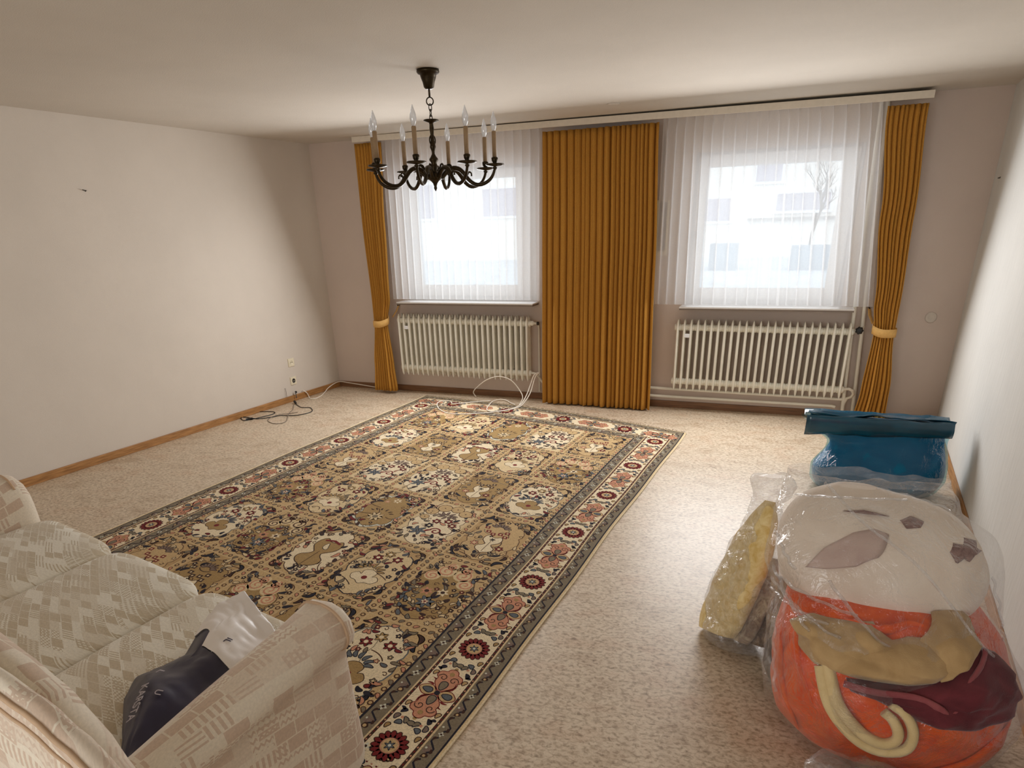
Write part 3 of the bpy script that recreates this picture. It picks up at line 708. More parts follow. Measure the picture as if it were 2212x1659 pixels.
def between(sg):
    """small sprigs that sit between a rosette and the next palmette"""
    for sx in (-1, 1):
        x_ = sx*.045
        R_.leaf(x_, sg*.003, .027, .018, .5*sx, 'blue', 1, 'navy', .3); R_.leaf(x_+sx*.024, sg*.026, .028, .016, 1.3*sx, 'mauve', 1, 'navy', .3); R_.leaf(x_-sx*.02, sg*.026, .03, .016, -.9*sx, 'green', 1, 'navy', .3)
        R_.dot(x_, sg*.03, .007, 'rose', 3)
        R_.leaf(x_+sx*.015, sg*.062, .034, .022, .9*sx, 'navy', 1); R_.leaf(x_+sx*.026, sg*.074, .026, .014, -.4*sx, 'navy', 1)
        R_.leaf(sx*.073, sg*-.03, .026, .014, 1.3, 'gold', 1, 'umber'); R_.leaf(sx*.072, sg*.105, .026, .014, 1.2, 'tan2', 1, 'umber')
    R_.leaf(0, sg*.022, .03, .02, 0, 'green', 1, 'navy', 0); R_.dot(0, sg*.05, .009, 'gold', 1)
for side, ln in SIDES:
    red_dots(side, ln, .0945); red_dots(side, ln, .2855)
    guard(side, ln, .055, .05); guard(side, ln, .336, .07)
    st0, stp, nn = (.371, .622, 7) if ln == RL else (.48, .628, 4)
    for k in range(nn):
        u = st0+stp*k
        R_.tr = side_tr(side, u, .19); rosette()
        for sg in (1, -1):
            if .3 < u+sg*.105 < ln-.2 or True:
                R_.tr = side_tr(side, u+sg*.105, .19); between(sg)
        if k < nn-1: R_.tr = side_tr(side, u+stp/2, .19); palmette()
    if ln == RW:
        for u in (.19, RW-.19): R_.tr = side_tr(side, u, .19); palmette()
# field
band(FD, RW-FD, FD, RL-FD, 'tan', 0)
PW, PL = (RW-2*FD)/5, (RL-2*FD)/6
def chain(along_t, pos, a, b):
    n = max(1, int(round((b-a)/.044)))
    for k in range(n):
        u = a+(b-a)*(k+.5)/n
        R_.tr = (pos, u, 0, 1) if along_t else (u, pos, -pi/2, 1)
        if k % 2: R_.ringo(0, 0, .0145, 'brown', 'tan', 2)
        else: R_.leaf(0, 0, .028, .015, .9, 'green' if k % 4 else 'rose', 2, 'brown', .2)
for i in range(6):
    s = FD+PW*i; w0 = .024
    lo, hi = max(FD, s-w0), min(RW-FD, s+w0)
    band(lo, hi, FD, RL-FD, 'tan', .5); 
    for q in (lo, hi-.0035): band(q, q+.0035, FD, RL-FD, 'cream', 1.5)
    chain(True, (lo+hi)/2, FD+.02, RL-FD-.02)
for j in range(7):
    t = FD+PL*j; lo, hi = max(FD, t-.024), min(RL-FD, t+.024)
    band(FD, RW-FD, lo, hi, 'tan', .6)
    for q in (lo, hi-.0035): band(FD, RW-FD, q, q+.0035, 'cream', 1.6)
    chain(False, (lo+hi)/2, FD+.02, RW-FD-.02)
HX, HY = PW/2-.026, PL/2-.026
def ogee(sc=1.0, lobes=3):
    h = [(0, 1.0), (.10, .93), (.26, .90), (.40, .82), (.47, .70), (.56, .735), (.74, .66), (.86, .50), (.87, .36), (.80, .26), (.90, .16), (.95, -.02), (.90, -.20), (.78, -.34), (.86, -.46), (.82, -.64), (.66, -.76), (.50, -.76), (.40, -.86), (.22, -.95), (0, -1.0)]
    pts = h+[(-x_, y_) for x_, y_ in h[-2:0:-1]]
    return [(x_*HX*.93*sc, y_*HY*.93*sc) for x_, y_ in pts]
def bottle():
    h = [(0, .14), (.03, .145), (.062, .17), (.09, .13), (.088, .07), (.055, .03), (.03, .0), (.05, -.035), (.085, -.06), (.09, -.10), (.06, -.135), (.025, -.15), (0, -.17)]
    return h+[(-x_, y_) for x_, y_ in h[-2:0:-1]]
def filler(n, cols, lines, L, keep):
    vines(L-.5, 7)
    for q in range(int(n*5)):
        for tries in range(16):
            x_, y_ = rg.uniform(-HX*.95, HX*.95), rg.uniform(-HY*.95, HY*.95)
            if all(math.hypot(x_-a, (y_-b)) > c for a, b, c in keep): break
        else: continue
        keep.append((x_, y_, .0195)); c = rg.choice(cols); t = rg.random()
        if t < .55: R_.leaf(x_, y_, rg.uniform(.028, .05), rg.uniform(.012, .02), rg.uniform(0, pi), c, L, rg.choice(lines), rg.uniform(-.4, .5))
        elif t < .8: R_.flower(x_, y_, rg.uniform(.011, .017), 5, c, 'cream', L, 'umber')
        else: R_.scroll(x_, y_, rg.uniform(.014, .02), rg.uniform(0, 6), rg.choice((1, -1)), .0045, 'brown', L+1, .9)
def vines(L, n=9):
    for q in range(n):
        x_, y_, a = rg.uniform(-HX*.9, HX*.9), rg.uniform(-HY*.9, HY*.9), rg.uniform(0, 6.28); k_ = rg.uniform(-9, 9); pts = []
        for j in range(9):
            if abs(x_) > HX or abs(y_) > HY: break
            pts.append((x_, y_)); x_ += .013*cos(a); y_ += .013*sin(a); a += k_*.03*(1+.5*j*.2)
        if len(pts) > 3: R_.strip(pts, .0062, rg.choice(('brown', 'umber', 'green', 'brown')), L)
def corner_leaves(c1, c2, L=1):
    vines(L+.5, 6)
    for sx in (-1, 1):
        for sy in (-1, 1):
            R_.leaf(sx*HX*.80, sy*HY*.86, .07, .022, sx*sy*-.9, c1, L, 'umber', .5*sx); R_.leaf(sx*HX*.86, sy*HY*.62, .05, .018, sx*sy*-1.3, c2, L, 'umber', .4)
            R_.leaf(sx*HX*.48, sy*HY*.93, .05, .016, .25*sx, 'green', L, 'brown', .4)
# "up" (away from the sofa) is -t, so y is flipped through the panel transform
def p1(ground, fill, line):
    R_.poly([(-HX, -HY), (HX, -HY), (HX, HY), (-HX, HY)], ground, 1); corner_leaves('umber', 'navy')
    R_.out(ogee(1.02), fill, line, 2, .007)
    for x_, y_, c in ((-.055, .135, 'red'), (.02, .165, 'gold'), (.065, .105, 'red')): R_.flower(x_, y_, .034, 6, c, 'ivory', 4, 'umber')
    R_.out([(x_*1.05, y_-.09) for x_, y_ in ((0, -.07), (.03, -.05), (.065, -.045), (.085, -.01), (.06, .02), (.035, .01), (.04, .05), (0, .07), (-.04, .05), (-.035, .01), (-.06, .02), (-.085, -.01), (-.065, -.045), (-.03, -.05))], 'gold' if fill == 'ivory' else 'ivory', 'umber', 4, .004)
    R_.dot(0, -.10, .018, 'red', 7)
    for q in range(7): a = pi*(.08+.84*q/6); R_.leaf(.02+.075*cos(a), -.035+.06*sin(a), .045, .016, a, 'blue' if fill == 'ivory' else 'gold', 4, 'navy')
    R_.strip([(0, -.03), (.02, .04), (.01, .09), (.02, .14)], .004, 'green', 4)
    filler(12, ['green', 'red', 'navy', 'rose', 'blue'], ['navy', 'umber'], 4, [(-.055, .135, .05), (.02, .165, .05), (.065, .105, .05), (0, -.09, .12), (0, 0, .04)])
def p2(scr):
    R_.poly([(-HX, -HY), (HX, -HY), (HX, HY), (-HX, HY)], 'tan', 1)
    R_.out([(x_*1.05, y_*.98-.015) for x_, y_ in ogee(1.0)], 'gold', 'brown', 2, .005)
    for sx in (-1, 1):
        for x_, y_, r in ((.052, .175, .050), (.105, .105, .042), (.045, .23, .03)):
            R_.dot(sx*x_, y_, r*1.12, 'cream', 4, 14); R_.scroll(sx*x_, y_, r, pi/2, -sx, .010, scr, 5, 1.5)
        R_.leaf(sx*.13, .19, .05, .02, sx*.7, 'navy', 5)
    R_.flower(-.04, -.01, .036, 6, 'ivory', 'umber', 4); R_.flower(.045, -.035, .038, 6, 'rose', 'umber', 4, None)
    R_.flower(0, -.12, .052, 7, 'blue', 'red', 4, 'navy'); R_.flower(0, -.12, .022, 5, 'ivory', 'red', 7)
    filler(22, ['navy', 'green', 'umber', 'blue', 'cream', 'red'], ['navy', 'umber'], 4, [(-.04, -.01, .045), (.045, -.035, .05), (0, -.12, .06), (.052, .175, .07), (-.052, .175, .07), (.105, .105, .055), (-.105, .105, .055)])
def p3(fill):
    R_.poly([(-HX, -HY), (HX, -HY), (HX, HY), (-HX, HY)], 'tan2', 1); corner_leaves('navy', 'umber')
    R_.out(ogee(1.0), fill, 'brown', 2, .005)
    for x_, y_ in ((-.05, .10), (-.015, .07), (-.055, .05), (.03, .055), (.07, .075), (.03, .02), (.1, .12)):
        R_.poly([(x_-.019, y_-.013), (x_+.013, y_-.017), (x_+.019, y_+.013), (x_-.013, y_+.017)], 'red' if fill != 'gold' else 'umber', 4); R_.dot(x_, y_, .0075, 'cream', 5)
    for q in range(7): a = pi*(.1+.8*q/6); R_.leaf(.02+.05*cos(a), .14+.04*sin(a), .042, .013, a, 'mauve', 4, 'umber')
    R_.out([(x_*.62, y_*.62-.07) for x_, y_ in bottle()], 'ivory', 'brown', 4, .006)
    R_.flower(0, -.01, .024, 6, 'green', 'navy', 6); R_.strip([(0, -.03), (0, -.16)], .004, 'brown', 6)
    for sx in (-1, 1): R_.flower(sx*.085, -.09, .028, 6, 'rose' if sx > 0 else 'red', 'cream', 4, 'umber'); R_.leaf(sx*.1, -.17, .07, .02, sx*.6, 'navy', 4)
    filler(10, ['green', 'umber', 'navy', 'cream'], ['navy', 'umber'], 4, [(0, -.07, .09), (.085, -.09, .05), (-.085, -.09, .05), (0, .08, .11)])
def p4():
    R_.poly([(-HX, -HY), (HX, -HY), (HX, HY), (-HX, HY)], 'cream', 1)
    R_.out([(x_*1.08, y_*1.0-.02) for x_, y_ in ogee(1.0)], 'ivory', 'umber', 2, .004)
    for k, (x_, y_, r) in enumerate([(-.11, .2, .05), (-.03, .235, .05), (.06, .215, .055), (.12, .14, .05), (.125, .05, .035)]): R_.ringo(x_, y_, r, 'brown', 'tan', 4); R_.dot(x_, y_, r*.88, 'tan', 6, 12); R_.dot(x_, y_, .006, 'brown', 7)
    for x_, y_, c in ((-.06, .06, 'red'), (.015, .03, 'red'), (-.11, .02, 'red'), (.03, -.04, 'navy')): R_.flower(x_, y_, .032, 6, c, 'ivory', 4, 'umber')
    for q in range(9): a = 2*pi*q/9; R_.leaf(-.01+.05*cos(a), .125+.03*sin(a), .045, .013, a, 'mauve', 4, 'umber')
    R_.scroll(-.05, -.09, .042, 0, 1, .012, 'red', 4, 1.3); R_.leaf(-.1, -.1, .06, .02, .6, 'umber', 4); R_.leaf(.0, -.10, .05, .02, 2.4, 'red', 4)
    for q in range(6): a = 2*pi*q/6; R_.leaf(.06+.035*cos(a), -.13+.03*sin(a), .05, .018, a, 'blue', 4, 'navy')
    filler(12, ['green', 'navy', 'rose', 'umber'], ['navy', 'umber'], 4, [(-.06, .06, .045), (.015, .03, .045), (-.11, .02, .045), (-.05, -.09, .06), (.06, -.13, .06), (0, .2, .12), (0, .12, .07)])
def p5(g):
    R_.poly([(-HX, -HY), (HX, -HY), (HX, HY), (-HX, HY)], 'tan', 1); corner_leaves('umber', 'navy')
    if g:
        R_.out(ogee(1.03), 'pale', 'brown', 2, .004); R_.out(ogee(.93), 'gold', 'blue', 3, .004)
        R_.flower(0, -.11, .062, 8, 'cream', 'green', 5, 'umber'); R_.flower(.0, .15, .035, 6, 'ivory', 'gold', 5); R_.flower(.06, .11, .022, 5, 'rose', 'cream', 5)
        for q in range(6): a = pi*(.1+.8*q/5); R_.leaf(.0+.085*cos(a), -.05+.05*sin(a), .035, .012, a, 'umber', 5)
        for q in range(3): R_.leaf(-.02+.03*q, .245-.01*q, .07, .016, 1.2+.4*q, 'red', 5, 'umber')
    else:
        R_.out([(x_*1.05, y_) for x_, y_ in ogee(1.0)], 'ivory', 'brown', 2, .006)
        R_.out([(x_*.95, y_*.95-.03) for x_, y_ in bottle()], 'gold', 'umber', 5, .006); R_.leaf(0, .05, .07, .03, 1.2, 'ivory', 7, 'navy'); R_.strip([(0, -.01), (0, -.19)], .004, 'umber', 8)
        for sx in (-1, 1):
            R_.leaf(sx*.07, -.12+.0*sx, .05, .028, sx*.7, 'red', 4, 'umber'); R_.leaf(sx*.12, .0, .06, .022, 1.3*sx, 'rose', 4, 'umber'); R_.ringo(sx*.09, .18, .02, 'brown', 'cream', 4)
        R_.strip([(-.06, .105), (0, .125), (.06, .105)], .018, 'red', 8)
    filler(14, ['green', 'navy', 'umber', 'rose', 'red'], ['navy', 'umber'], 6, [(0, -.05, .14), (0, .12, .09)])
KIND = {(4, 5): 1, (4, 4): 2, (4, 3): 3, (4, 2): 1, (4, 1): 2, (4, 0): 3, (3, 5): 6, (3, 4): 7, (3, 3): 4, (3, 2): 6, (3, 1): 7, (3, 0): 4,
        (2, 5): 2, (2, 4): 5, (2, 3): 8, (2, 2): 4, (2, 1): 5, (2, 0): 8, (1, 5): 6, (1, 4): 9, (1, 3): 7, (1, 2): 4, (1, 1): 6, (1, 0): 7,
        (0, 5): 3, (0, 4): 1, (0, 3): 2, (0, 2): 3, (0, 1): 1, (0, 0): 2}
for (c, r), k in KIND.items():
    R_.tr = (FD+PW*(c+.5), FD+PL*(r+.5), pi, 1)
    {1: lambda: p1('tan', 'ivory', 'blue'), 7: lambda: p1('tan2', 'cream', 'navy'), 2: lambda: p2('rose'), 9: lambda: p2('brown'), 3: lambda: p3('tan'), 6: lambda: p3('gold'), 4: p4, 5: lambda: p5(False), 8: lambda: p5(True)}[k]()
rug = thing('persian_rug', 'large beige oriental rug with garden panels and a rosette border', 'rug', tuple(RO))
mb = MB()
ns_, nt_ = 30, 46
G = [[rugp(RW*i/ns_, RL*j/nt_, .0072) for j in range(nt_+1)] for i in range(ns_+1)]
mb.grid(G, flip=True); edge = [G[i][0] for i in range(ns_+1)]+[G[-1][j] for j in range(1, nt_+1)]+[G[i][-1] for i in range(ns_-1, -1, -1)]+[G[0][j] for j in range(nt_-1, 0, -1)]
mb.grid([edge, [(x, y, 0.0005) for x, y, z in edge]], cv=True); mb.build('foundation', WOOL[PI_['cream']], rug)
me = bpy.data.meshes.new('pile'); me.from_pydata([(x-RO.x, y-RO.y, z) for x, y, z in R_.v], [], R_.f)
for m in WOOL: me.materials.append(m)
me.polygons.foreach_set('material_index', R_.m); me.update()
pile = bpy.data.objects.new('pile', me); COL.objects.link(pile); pile.parent = rug
for side in (0, 1):
    mb = MB(); pts = [rugp(-.003 if side == 0 else RW+.003, RL*j/60, .005) for j in range(61)]; mb.tube(pts, .004, 6); mb.build('selvedge', WOOL[PI_['ivory']], rug)

mb = MB(); fr = random.Random(5)
for k in range(420):
    s = RW*k/420+fr.uniform(-.002, .002); a = rugp(s, .002, .005); l = fr.uniform(.02, .045); dx = fr.uniform(-.015, .015)
    mb.tube([a, (a[0]+dx*.5, a[1]+l*.6, .004), (a[0]+dx, a[1]+l, .002)], .0014, 3)
fo = mb.build('fringe', WOOL[PI_['mauve']], rug); fo['kind'] = 'stuff'
# ================================================================== SOFA
SO = Vector((1.512, -4.537, 0))
def sp(a, b, z):
    q = SO+E1*a+E2*b; return (q.x, q.y, z)
def fabric(name, base, mid, dark, cells, rot, shear, relief=.5):
    """woven upholstery: slanted cells, each plain, toned, barred, checked or zigzagged, in close tones with a cut-pile relief"""
    m, nt, b = new_mat(name); Lk = nt.links.new
    def math_(op, *xs):
        n = N(nt, 'ShaderNodeMath', operation=op)
        for i, x in enumerate(xs):
            if isinstance(x, (int, float)): n.inputs[i].default_value = x
            else: Lk(x, n.inputs[i])
        return n.outputs[0]
    uv = N(nt, 'ShaderNodeUVMap', uv_map='fabric')
    mp = N(nt, 'ShaderNodeMapping'); mp.inputs['Rotation'].default_value = (0, 0, rot); Lk(uv.outputs[0], mp.inputs['Vector'])
    sx = N(nt, 'ShaderNodeSeparateXYZ'); Lk(mp.outputs[0], sx.inputs[0])
    u0 = math_('MULTIPLY_ADD', sx.outputs[1], shear, sx.outputs[0]); v0 = sx.outputs[1]
    def layer(su, sv, seed):
        """random cell values and the place inside the cell; every other row is shifted"""
        v = math_('MULTIPLY', v0, sv); row = math_('FLOOR', v)
        wn0 = N(nt, 'ShaderNodeTexWhiteNoise', noise_dimensions='1D'); Lk(math_('ADD', row, seed), wn0.inputs['W'])
        u = math_('ADD', math_('MULTIPLY', u0, su), math_('MULTIPLY', wn0.outputs['Value'], 3.0)); col = math_('FLOOR', u)
        cb_ = N(nt, 'ShaderNodeCombineXYZ'); Lk(col, cb_.inputs[0]); Lk(row, cb_.inputs[1]); cb_.inputs[2].default_value = seed
        wn = N(nt, 'ShaderNodeTexWhiteNoise', noise_dimensions='3D'); Lk(cb_.outputs[0], wn.inputs['Vector'])
        sc = N(nt, 'ShaderNodeSeparateColor'); Lk(wn.outputs['Color'], sc.inputs[0])
        return sc.outputs, math_('FRACT', u), math_('FRACT', v), u, v
    (r1, fu, fv, U, V) = layer(cells, cells*1.7, 1.0)
    (r2, gu, gv, U2, V2) = layer(cells*.45, cells*.9, 7.0)
    gt = lambda a, t: math_('GREATER_THAN', a, t); mul = lambda a, c: math_('MULTIPLY', a, c)
    toned = gt(r1[0], .66)
    bars = mul(gt(r1[1], .78), gt(math_('FRACT', mul(U, 4.0)), .5))
    lines = mul(gt(r1[2], .82), gt(math_('FRACT', mul(V, 3.0)), .6))
    chk = mul(gt(r2[1], .80), gt(mul(math_('SINE', mul(U, 18.8)), math_('SINE', mul(V, 18.8))), 0.0))
    zig = mul(gt(r2[2], .82), gt(math_('FRACT', math_('ADD', mul(V, 2.0), mul(math_('PINGPONG', mul(U, 4.0), .5), .9))), .62))
    border = math_('MAXIMUM', math_('LESS_THAN', fu, .06), math_('LESS_THAN', fv, .09))
    t = math_('MAXIMUM', math_('MAXIMUM', toned, bars), math_('MAXIMUM', math_('MAXIMUM', lines, chk), zig))
    t = mul(t, math_('SUBTRACT', 1.0, border))
    big = gt(r2[0], .62)
    no = N(nt, 'ShaderNodeTexNoise', i_Scale=120.0, i_Detail=3.0); Lk(uv.outputs[0], no.inputs['Vector'])
    mx = N(nt, 'ShaderNodeMix', data_type='RGBA'); Lk(t, mx.inputs[0]); mx.inputs[6].default_value = lin(*base); mx.inputs[7].default_value = lin(*mid)
    mx2 = N(nt, 'ShaderNodeMix', data_type='RGBA'); Lk(mul(big, .5), mx2.inputs[0]); Lk(mx.outputs[2], mx2.inputs[6]); mx2.inputs[7].default_value = lin(*dark)
    mx3 = N(nt, 'ShaderNodeMix', data_type='RGBA', blend_type='MULTIPLY'); mx3.inputs[0].default_value = .3; Lk(mx2.outputs[2], mx3.inputs[6]); Lk(no.outputs['Fac'], mx3.inputs[7])
    Lk(mx3.outputs[2], b.inputs['Base Color'])
    h = math_('ADD', mul(t, -.7), math_('ADD', mul(no.outputs['Fac'], .35), mul(big, -.25)))
    bp = N(nt, 'ShaderNodeBump', i_Strength=relief, i_Distance=.004); Lk(h, bp.inputs['Height']); Lk(bp.outputs[0], b.inputs['Normal'])
    b.inputs['Roughness'].default_value = .9; b.inputs['Sheen Weight'].default_value = .25; b.inputs['Specular IOR Level'].default_value = .15
    return m
F_seat = fabric('seat_upholstery', (248, 242, 226), (214, 199, 172), (222, 208, 184), 18, -.45, 1.2, .8)
F_arm = fabric('arm_upholstery', (246, 234, 214), (224, 200, 178), (232, 212, 192), 13, .18, .12, .45)
F_pipe = plain('sofa_piping', (196, 166, 136), .9, .06, 60)
F_under = plain('sofa_underside', (60, 50, 42), .9, .1)
sofa = thing('sofa', 'beige three-seat sofa with woven geometric upholstery seen from behind', 'sofa', sp(.96, .4, 0))
def sgnp(x, e): return math.copysign(abs(x)**e, x)
def cushion(a0, a1, b0, b1, z0, z1, e, crown, seed):
    mb = MB(); nu, nv = 46, 26; P = []; UV = []
    ac, bc, zc = (a0+a1)/2, (b0+b1)/2, (z0+z1)/2; ha, hb, hz = (a1-a0)/2, (b1-b0)/2, (z1-z0)/2
    for i in range(nu):
        th = 2*pi*i/nu; row = []; ur = []
        for j in range(nv):
            ph = -pi/2+pi*j/(nv-1)
            x = sgnp(cos(ph), e)*sgnp(cos(th), e); y = sgnp(cos(ph), e)*sgnp(sin(th), e); zz = sgnp(sin(ph), e*1.15)
            cr = crown*(1-x*x)*(1-y*y*.6) if zz > 0 else 0
            a, b, z = ac+ha*x, bc+hb*y, zc+hz*zz+cr
            z += .006*nz((a, b, z), 5, seed)
            row.append(sp(a, b, z)); ur.append((a+.3*seed, b-z*.8))
        P.append(row); UV.append(ur)
    mb.grid(P, cu=True, uv=UV); return mb
for k in range(3):
    cushion(.64*k+.004, .64*(k+1)-.004, -.03, .80, .27, .452, .25, .016, k+1).build('seat_cushion', F_seat, sofa)
mb = MB(); mb.box((-.15, .04, .07), (2.06, .82, .30), T=sp); mb.build('base', F_arm, sofa, bevel=.01)
for a, b in ((-.1, .06), (2.02, .1), (-.1, .82), (2.02, .82)):
    mb = MB(); q = sp(a, b, 0); mb.lathe([(0, .009), (.022, .009), (.028, .075), (0, .075)], q, 12); mb.build('foot', F_under, sofa)
def arm(side):
    sec = [(1.915, .06), (1.915, .30), (1.918, .44), (1.925, .54), (1.945, .595), (1.985, .628), (2.035, .64), (2.085, .632), (2.122, .605), (2.136, .565), (2.125, .53), (2.095, .508), (2.076, .502), (2.08, .44), (2.088, .30), (2.098, .16), (2.105, .06)]
    mb = MB(); P = []; UV = []; bs = [-.035, -.033, -.026, -.014, .004, .03, .07, .14, .22, .32, .42, .52, .62, .70, .76, .80]
    ca, cz = 2.01, .36
    acc = [0]
    for p, q in zip(sec, sec[1:]): acc.append(acc[-1]+math.hypot(p[0]-q[0], p[1]-q[1]))
    for b in bs:
        f = 1 if b > .03 else math.sqrt(max(0.0, 1-((.03-b)/.0651)**2))
        row = []; ur = []
        k = max(0, min(1, (b-.06)/.62))
        for (a, z), u in zip(sec, acc):
            hi = max(0, (z-.44)/.2)
            zz = z-hi*.075*k**1.3; aa = a
            if a > 2.07: aa = a-(.02*k)*min(1, hi*3)
            fr = max(0, 1-max(0, b+.03)/.14)            # the roll swells at the front end
            aa += .018*fr*hi*(1 if a > 2.0 else -.4); zz += .018*fr*hi
            aa = ca+(aa-ca)*(.55+.45*f); zz = cz+(zz-cz)*(.70+.30*f)
            aa += .004*nz((a*2, b*6, z*4), 1, 3)
            if side < 0: aa = 1.92-aa
            row.append(sp(aa, b+.035, zz)); ur.append((b, u))
        P.append(row); UV.append(ur)
    mb.grid(P, uv=UV, flip=side < 0); mb.face(P[0][::-1] if side > 0 else P[0]); mb.face(P[-1])
    if mb.uv is not None:
        n = len(mb.v)-len(P[0])*2
        for i, (u, v_) in enumerate([(a, z) for a, z in sec]*2): mb.uv[n+i] = (u, v_)
    o = mb.build('armrest', F_arm, sofa)
    pts = [r[12] for r in P[4:]]
    mb = MB(); mb.tube([(x, y, z-.002) for x, y, z in pts], .0055, 6); mb.build('arm_piping', F_pipe, o)
    mb = MB(); mb.tube([(x, y, z) for x, y, z in catmull([tuple(q) for q in P[5][4:13]], 30)], .005, 6); mb.build('front_piping', F_pipe, o)
arm(1); arm(-1)
def back_profile(a, rear):
    tabz = [(-.35, .44), (-.28, .50), (-.19, .59), (-.06, .68), (.12, .755), (.35, .80), (1.5, .80), (1.7, .792), (1.85, .768), (1.97, .715), (2.06, .635), (2.13, .54), (2.17, .46)]
    z = lerp_sm(tabz, a); bow = -.055*max(0, (a-1.65)/.45)**1.5-.055*max(0, (.27-a)/.45)**1.5
    return z, bow
def back(rear):
    mb = MB(); P = []; UV = []
    n = 60
    for i in range(n+1):
        a = -.24+(2.40)*i/n if not rear else -.28+(2.48)*i/n
        z, bow = back_profile(a if not rear else (a*2.40/2.48), rear)
        if not rear:
            sec = [(.72, .36), (.70, .46), (.672, z-.16), (.660, z-.08), (.668, z-.03), (.69, z-.006), (.715, z+.002), (.735, z-.006), (.748, z-.03), (.752, z-.10), (.752, .36)]
        else:
            z += .022
            sec = [(.78, .30), (.772, z-.06), (.776, z-.02), (.79, z), (.808, z-.004), (.822, z-.02), (.832, z-.045), (.848, z-.12), (.872, .42), (.885, .22), (.885, .06), (.80, .06)]
        row = []; ur = []; u = 0; pv = None
        for b, zz in sec:
            zz = max(zz, .06 if rear else .36); b2 = b+bow*(1 if zz > .3 else .6)
            if not rear: b += .035; b2 = b+bow*.25
            if pv: u += math.hypot(b-pv[0], zz-pv[1])
            pv = (b, zz); row.append(sp(a+.004*nz((a*3, b*4, zz*4), 1, 8), b2+.004*nz((a*4, zz*4, b), 1, 5), zz)); ur.append((a, u))
        P.append(row); UV.append(ur)
    mb.grid(P, uv=UV, smooth=True); mb.face(P[0]); mb.face(P[-1][::-1])
    for i, r in enumerate(P[0]): pass
    o = mb.build('backrest_cushion' if not rear else 'backrest_frame', F_arm, sofa)
    if rear:
        for idx, nm in ((5, 'back_piping'), (6, 'back_seam')):
            m2 = MB(); m2.tube([r[idx] for r in P], .006 if idx == 5 else .004, 6); m2.build(nm, F_pipe, o)
back(False); back(True)

# shopping bag between seat and arm
M_navy = plain('navy_bag_plastic', (44, 42, 66), .38, .25, 5, bump=.4, bscale=14)
M_bagw = plain('white_bag_plastic', (244, 240, 238), .42, .03, 6, bump=.3, bscale=18)
M_print = plain('pale_print', (196, 190, 200), .6, .02)
M_printd = plain('dark_print', (50, 44, 70), .6, .02)
bag = thing('shopping_bag', 'navy and white plastic shopping bag lying between sofa seat and armrest', 'bag', sp(1.75, .4, .46))
LE = [(.635, 1.84, .485), (.60, 1.785, .482), (.52, 1.65, .475), (.445, 1.585, .474), (.38, 1.62, .484), (.31, 1.645, .49), (.22, 1.62, .525), (.13, 1.615, .555), (.06, 1.66, .565)]
def bagp(pv, q, lift=0.0):
    t = pv*(len(LE)-1); i = min(int(t), len(LE)-2); f = t-i
    b0, a0, z0 = (x+(y-x)*f for x, y in zip(LE[i], LE[i+1]))
    b1 = .66-.52*pv; a1 = 1.916; z1 = .50+.03*min(1, pv*2.2)
    a, b, z = a0+(a1-a0)*q, b0+(b1-b0)*q, z0+(z1-z0)*q
    cr = .045*sin(pi*min(1, q*1.02))*sin(pi*min(1, pv*1.05+.02))*(1+.6*sin(pv*9)*.5)
    cr += .014*nz((pv*5, q*3, 0), 1, 2)+.008*abs(nz((pv*11, q*6, 1), 1, 4))
    return Vector(sp(a, b, z+cr+lift))
nu, nv = 44, 20
G = [[bagp(i/nu, j/nv) for j in range(nv+1)] for i in range(nu+1)]
def split(q): return .70-.06*q+.05*sin(q*6) if q < .35 else .665-.02*q
mb = MB(); navy = [[bagp(split(j/nv)*i/nu, j/nv) for j in range(nv+1)] for i in range(nu+1)]
bot = [[(x, y, max(.46, z-.05)) for x, y, z in r] for r in navy]
mb.grid(navy); mb.grid(bot, flip=True); mb.grid([navy[0], bot[0]]); mb.grid([navy[-1], bot[-1]]); mb.grid([[r[0] for r in navy], [r[0] for r in bot]])
mb.build('bag_body', M_navy, bag)
mb = MB(); wh = [[bagp(split(j/nv)+(1-split(j/nv))*i/30, j/nv, .005+.02*abs(nz((i*.16, j*.22, 3), 1, 6))*(i/30)) for j in range(nv+1)] for i in range(31)]
mouth = [Vector(wh[-1][j])+Vector((.0, .01, -.05-.02*sin(j*.9))) for j in range(nv+1)]
mb.grid(wh+[mouth]); wb = [[(x, y, max(.46, z-.06)) for x, y, z in r] for r in wh]; mb.grid(wb, flip=True); mb.grid([[r[0] for r in wh], [r[0] for r in wb]])
mb.build('bag_mouth', M_bagw, bag)
def text_on_bag(txt, pv, q, size, mat, name):
    o0 = bagp(pv, q, .004); dx = (bagp(pv-.09, q-.02, .004)-o0).normalized(); dy = (bagp(pv, q+.12, .004)-o0); dy = (dy-dx*dy.dot(dx)).normalized(); dz = dx.cross(dy)
    c = bpy.data.curves.new(name, 'FONT'); c.body = txt; c.size = size; c.extrude = .0005; c.materials.append(mat)
    tmp = bpy.data.objects.new(name, c); me = bpy.data.meshes.new_from_object(tmp); bpy.data.objects.remove(tmp); me.materials.clear(); me.materials.append(mat)
    o = bpy.data.objects.new(name, me); COL.objects.link(o); o.parent = bag; o0 = o0+dz*.004-Vector(bag.location)
    o.matrix_local = Matrix(((dx.x, dy.x, dz.x, o0.x), (dx.y, dy.y, dz.y, o0.y), (dx.z, dy.z, dz.z, o0.z), (0, 0, 0, 1)))
text_on_bag('KARSTA', .30, .40, .034, M_print, 'lettering')
text_on_bag('L', .43, .36, .034, M_print, 'lettering')
text_on_bag('U', .31, .66, .026, M_print, 'lettering')
text_on_bag('IL', .76, .62, .028, M_printd, 'lettering')

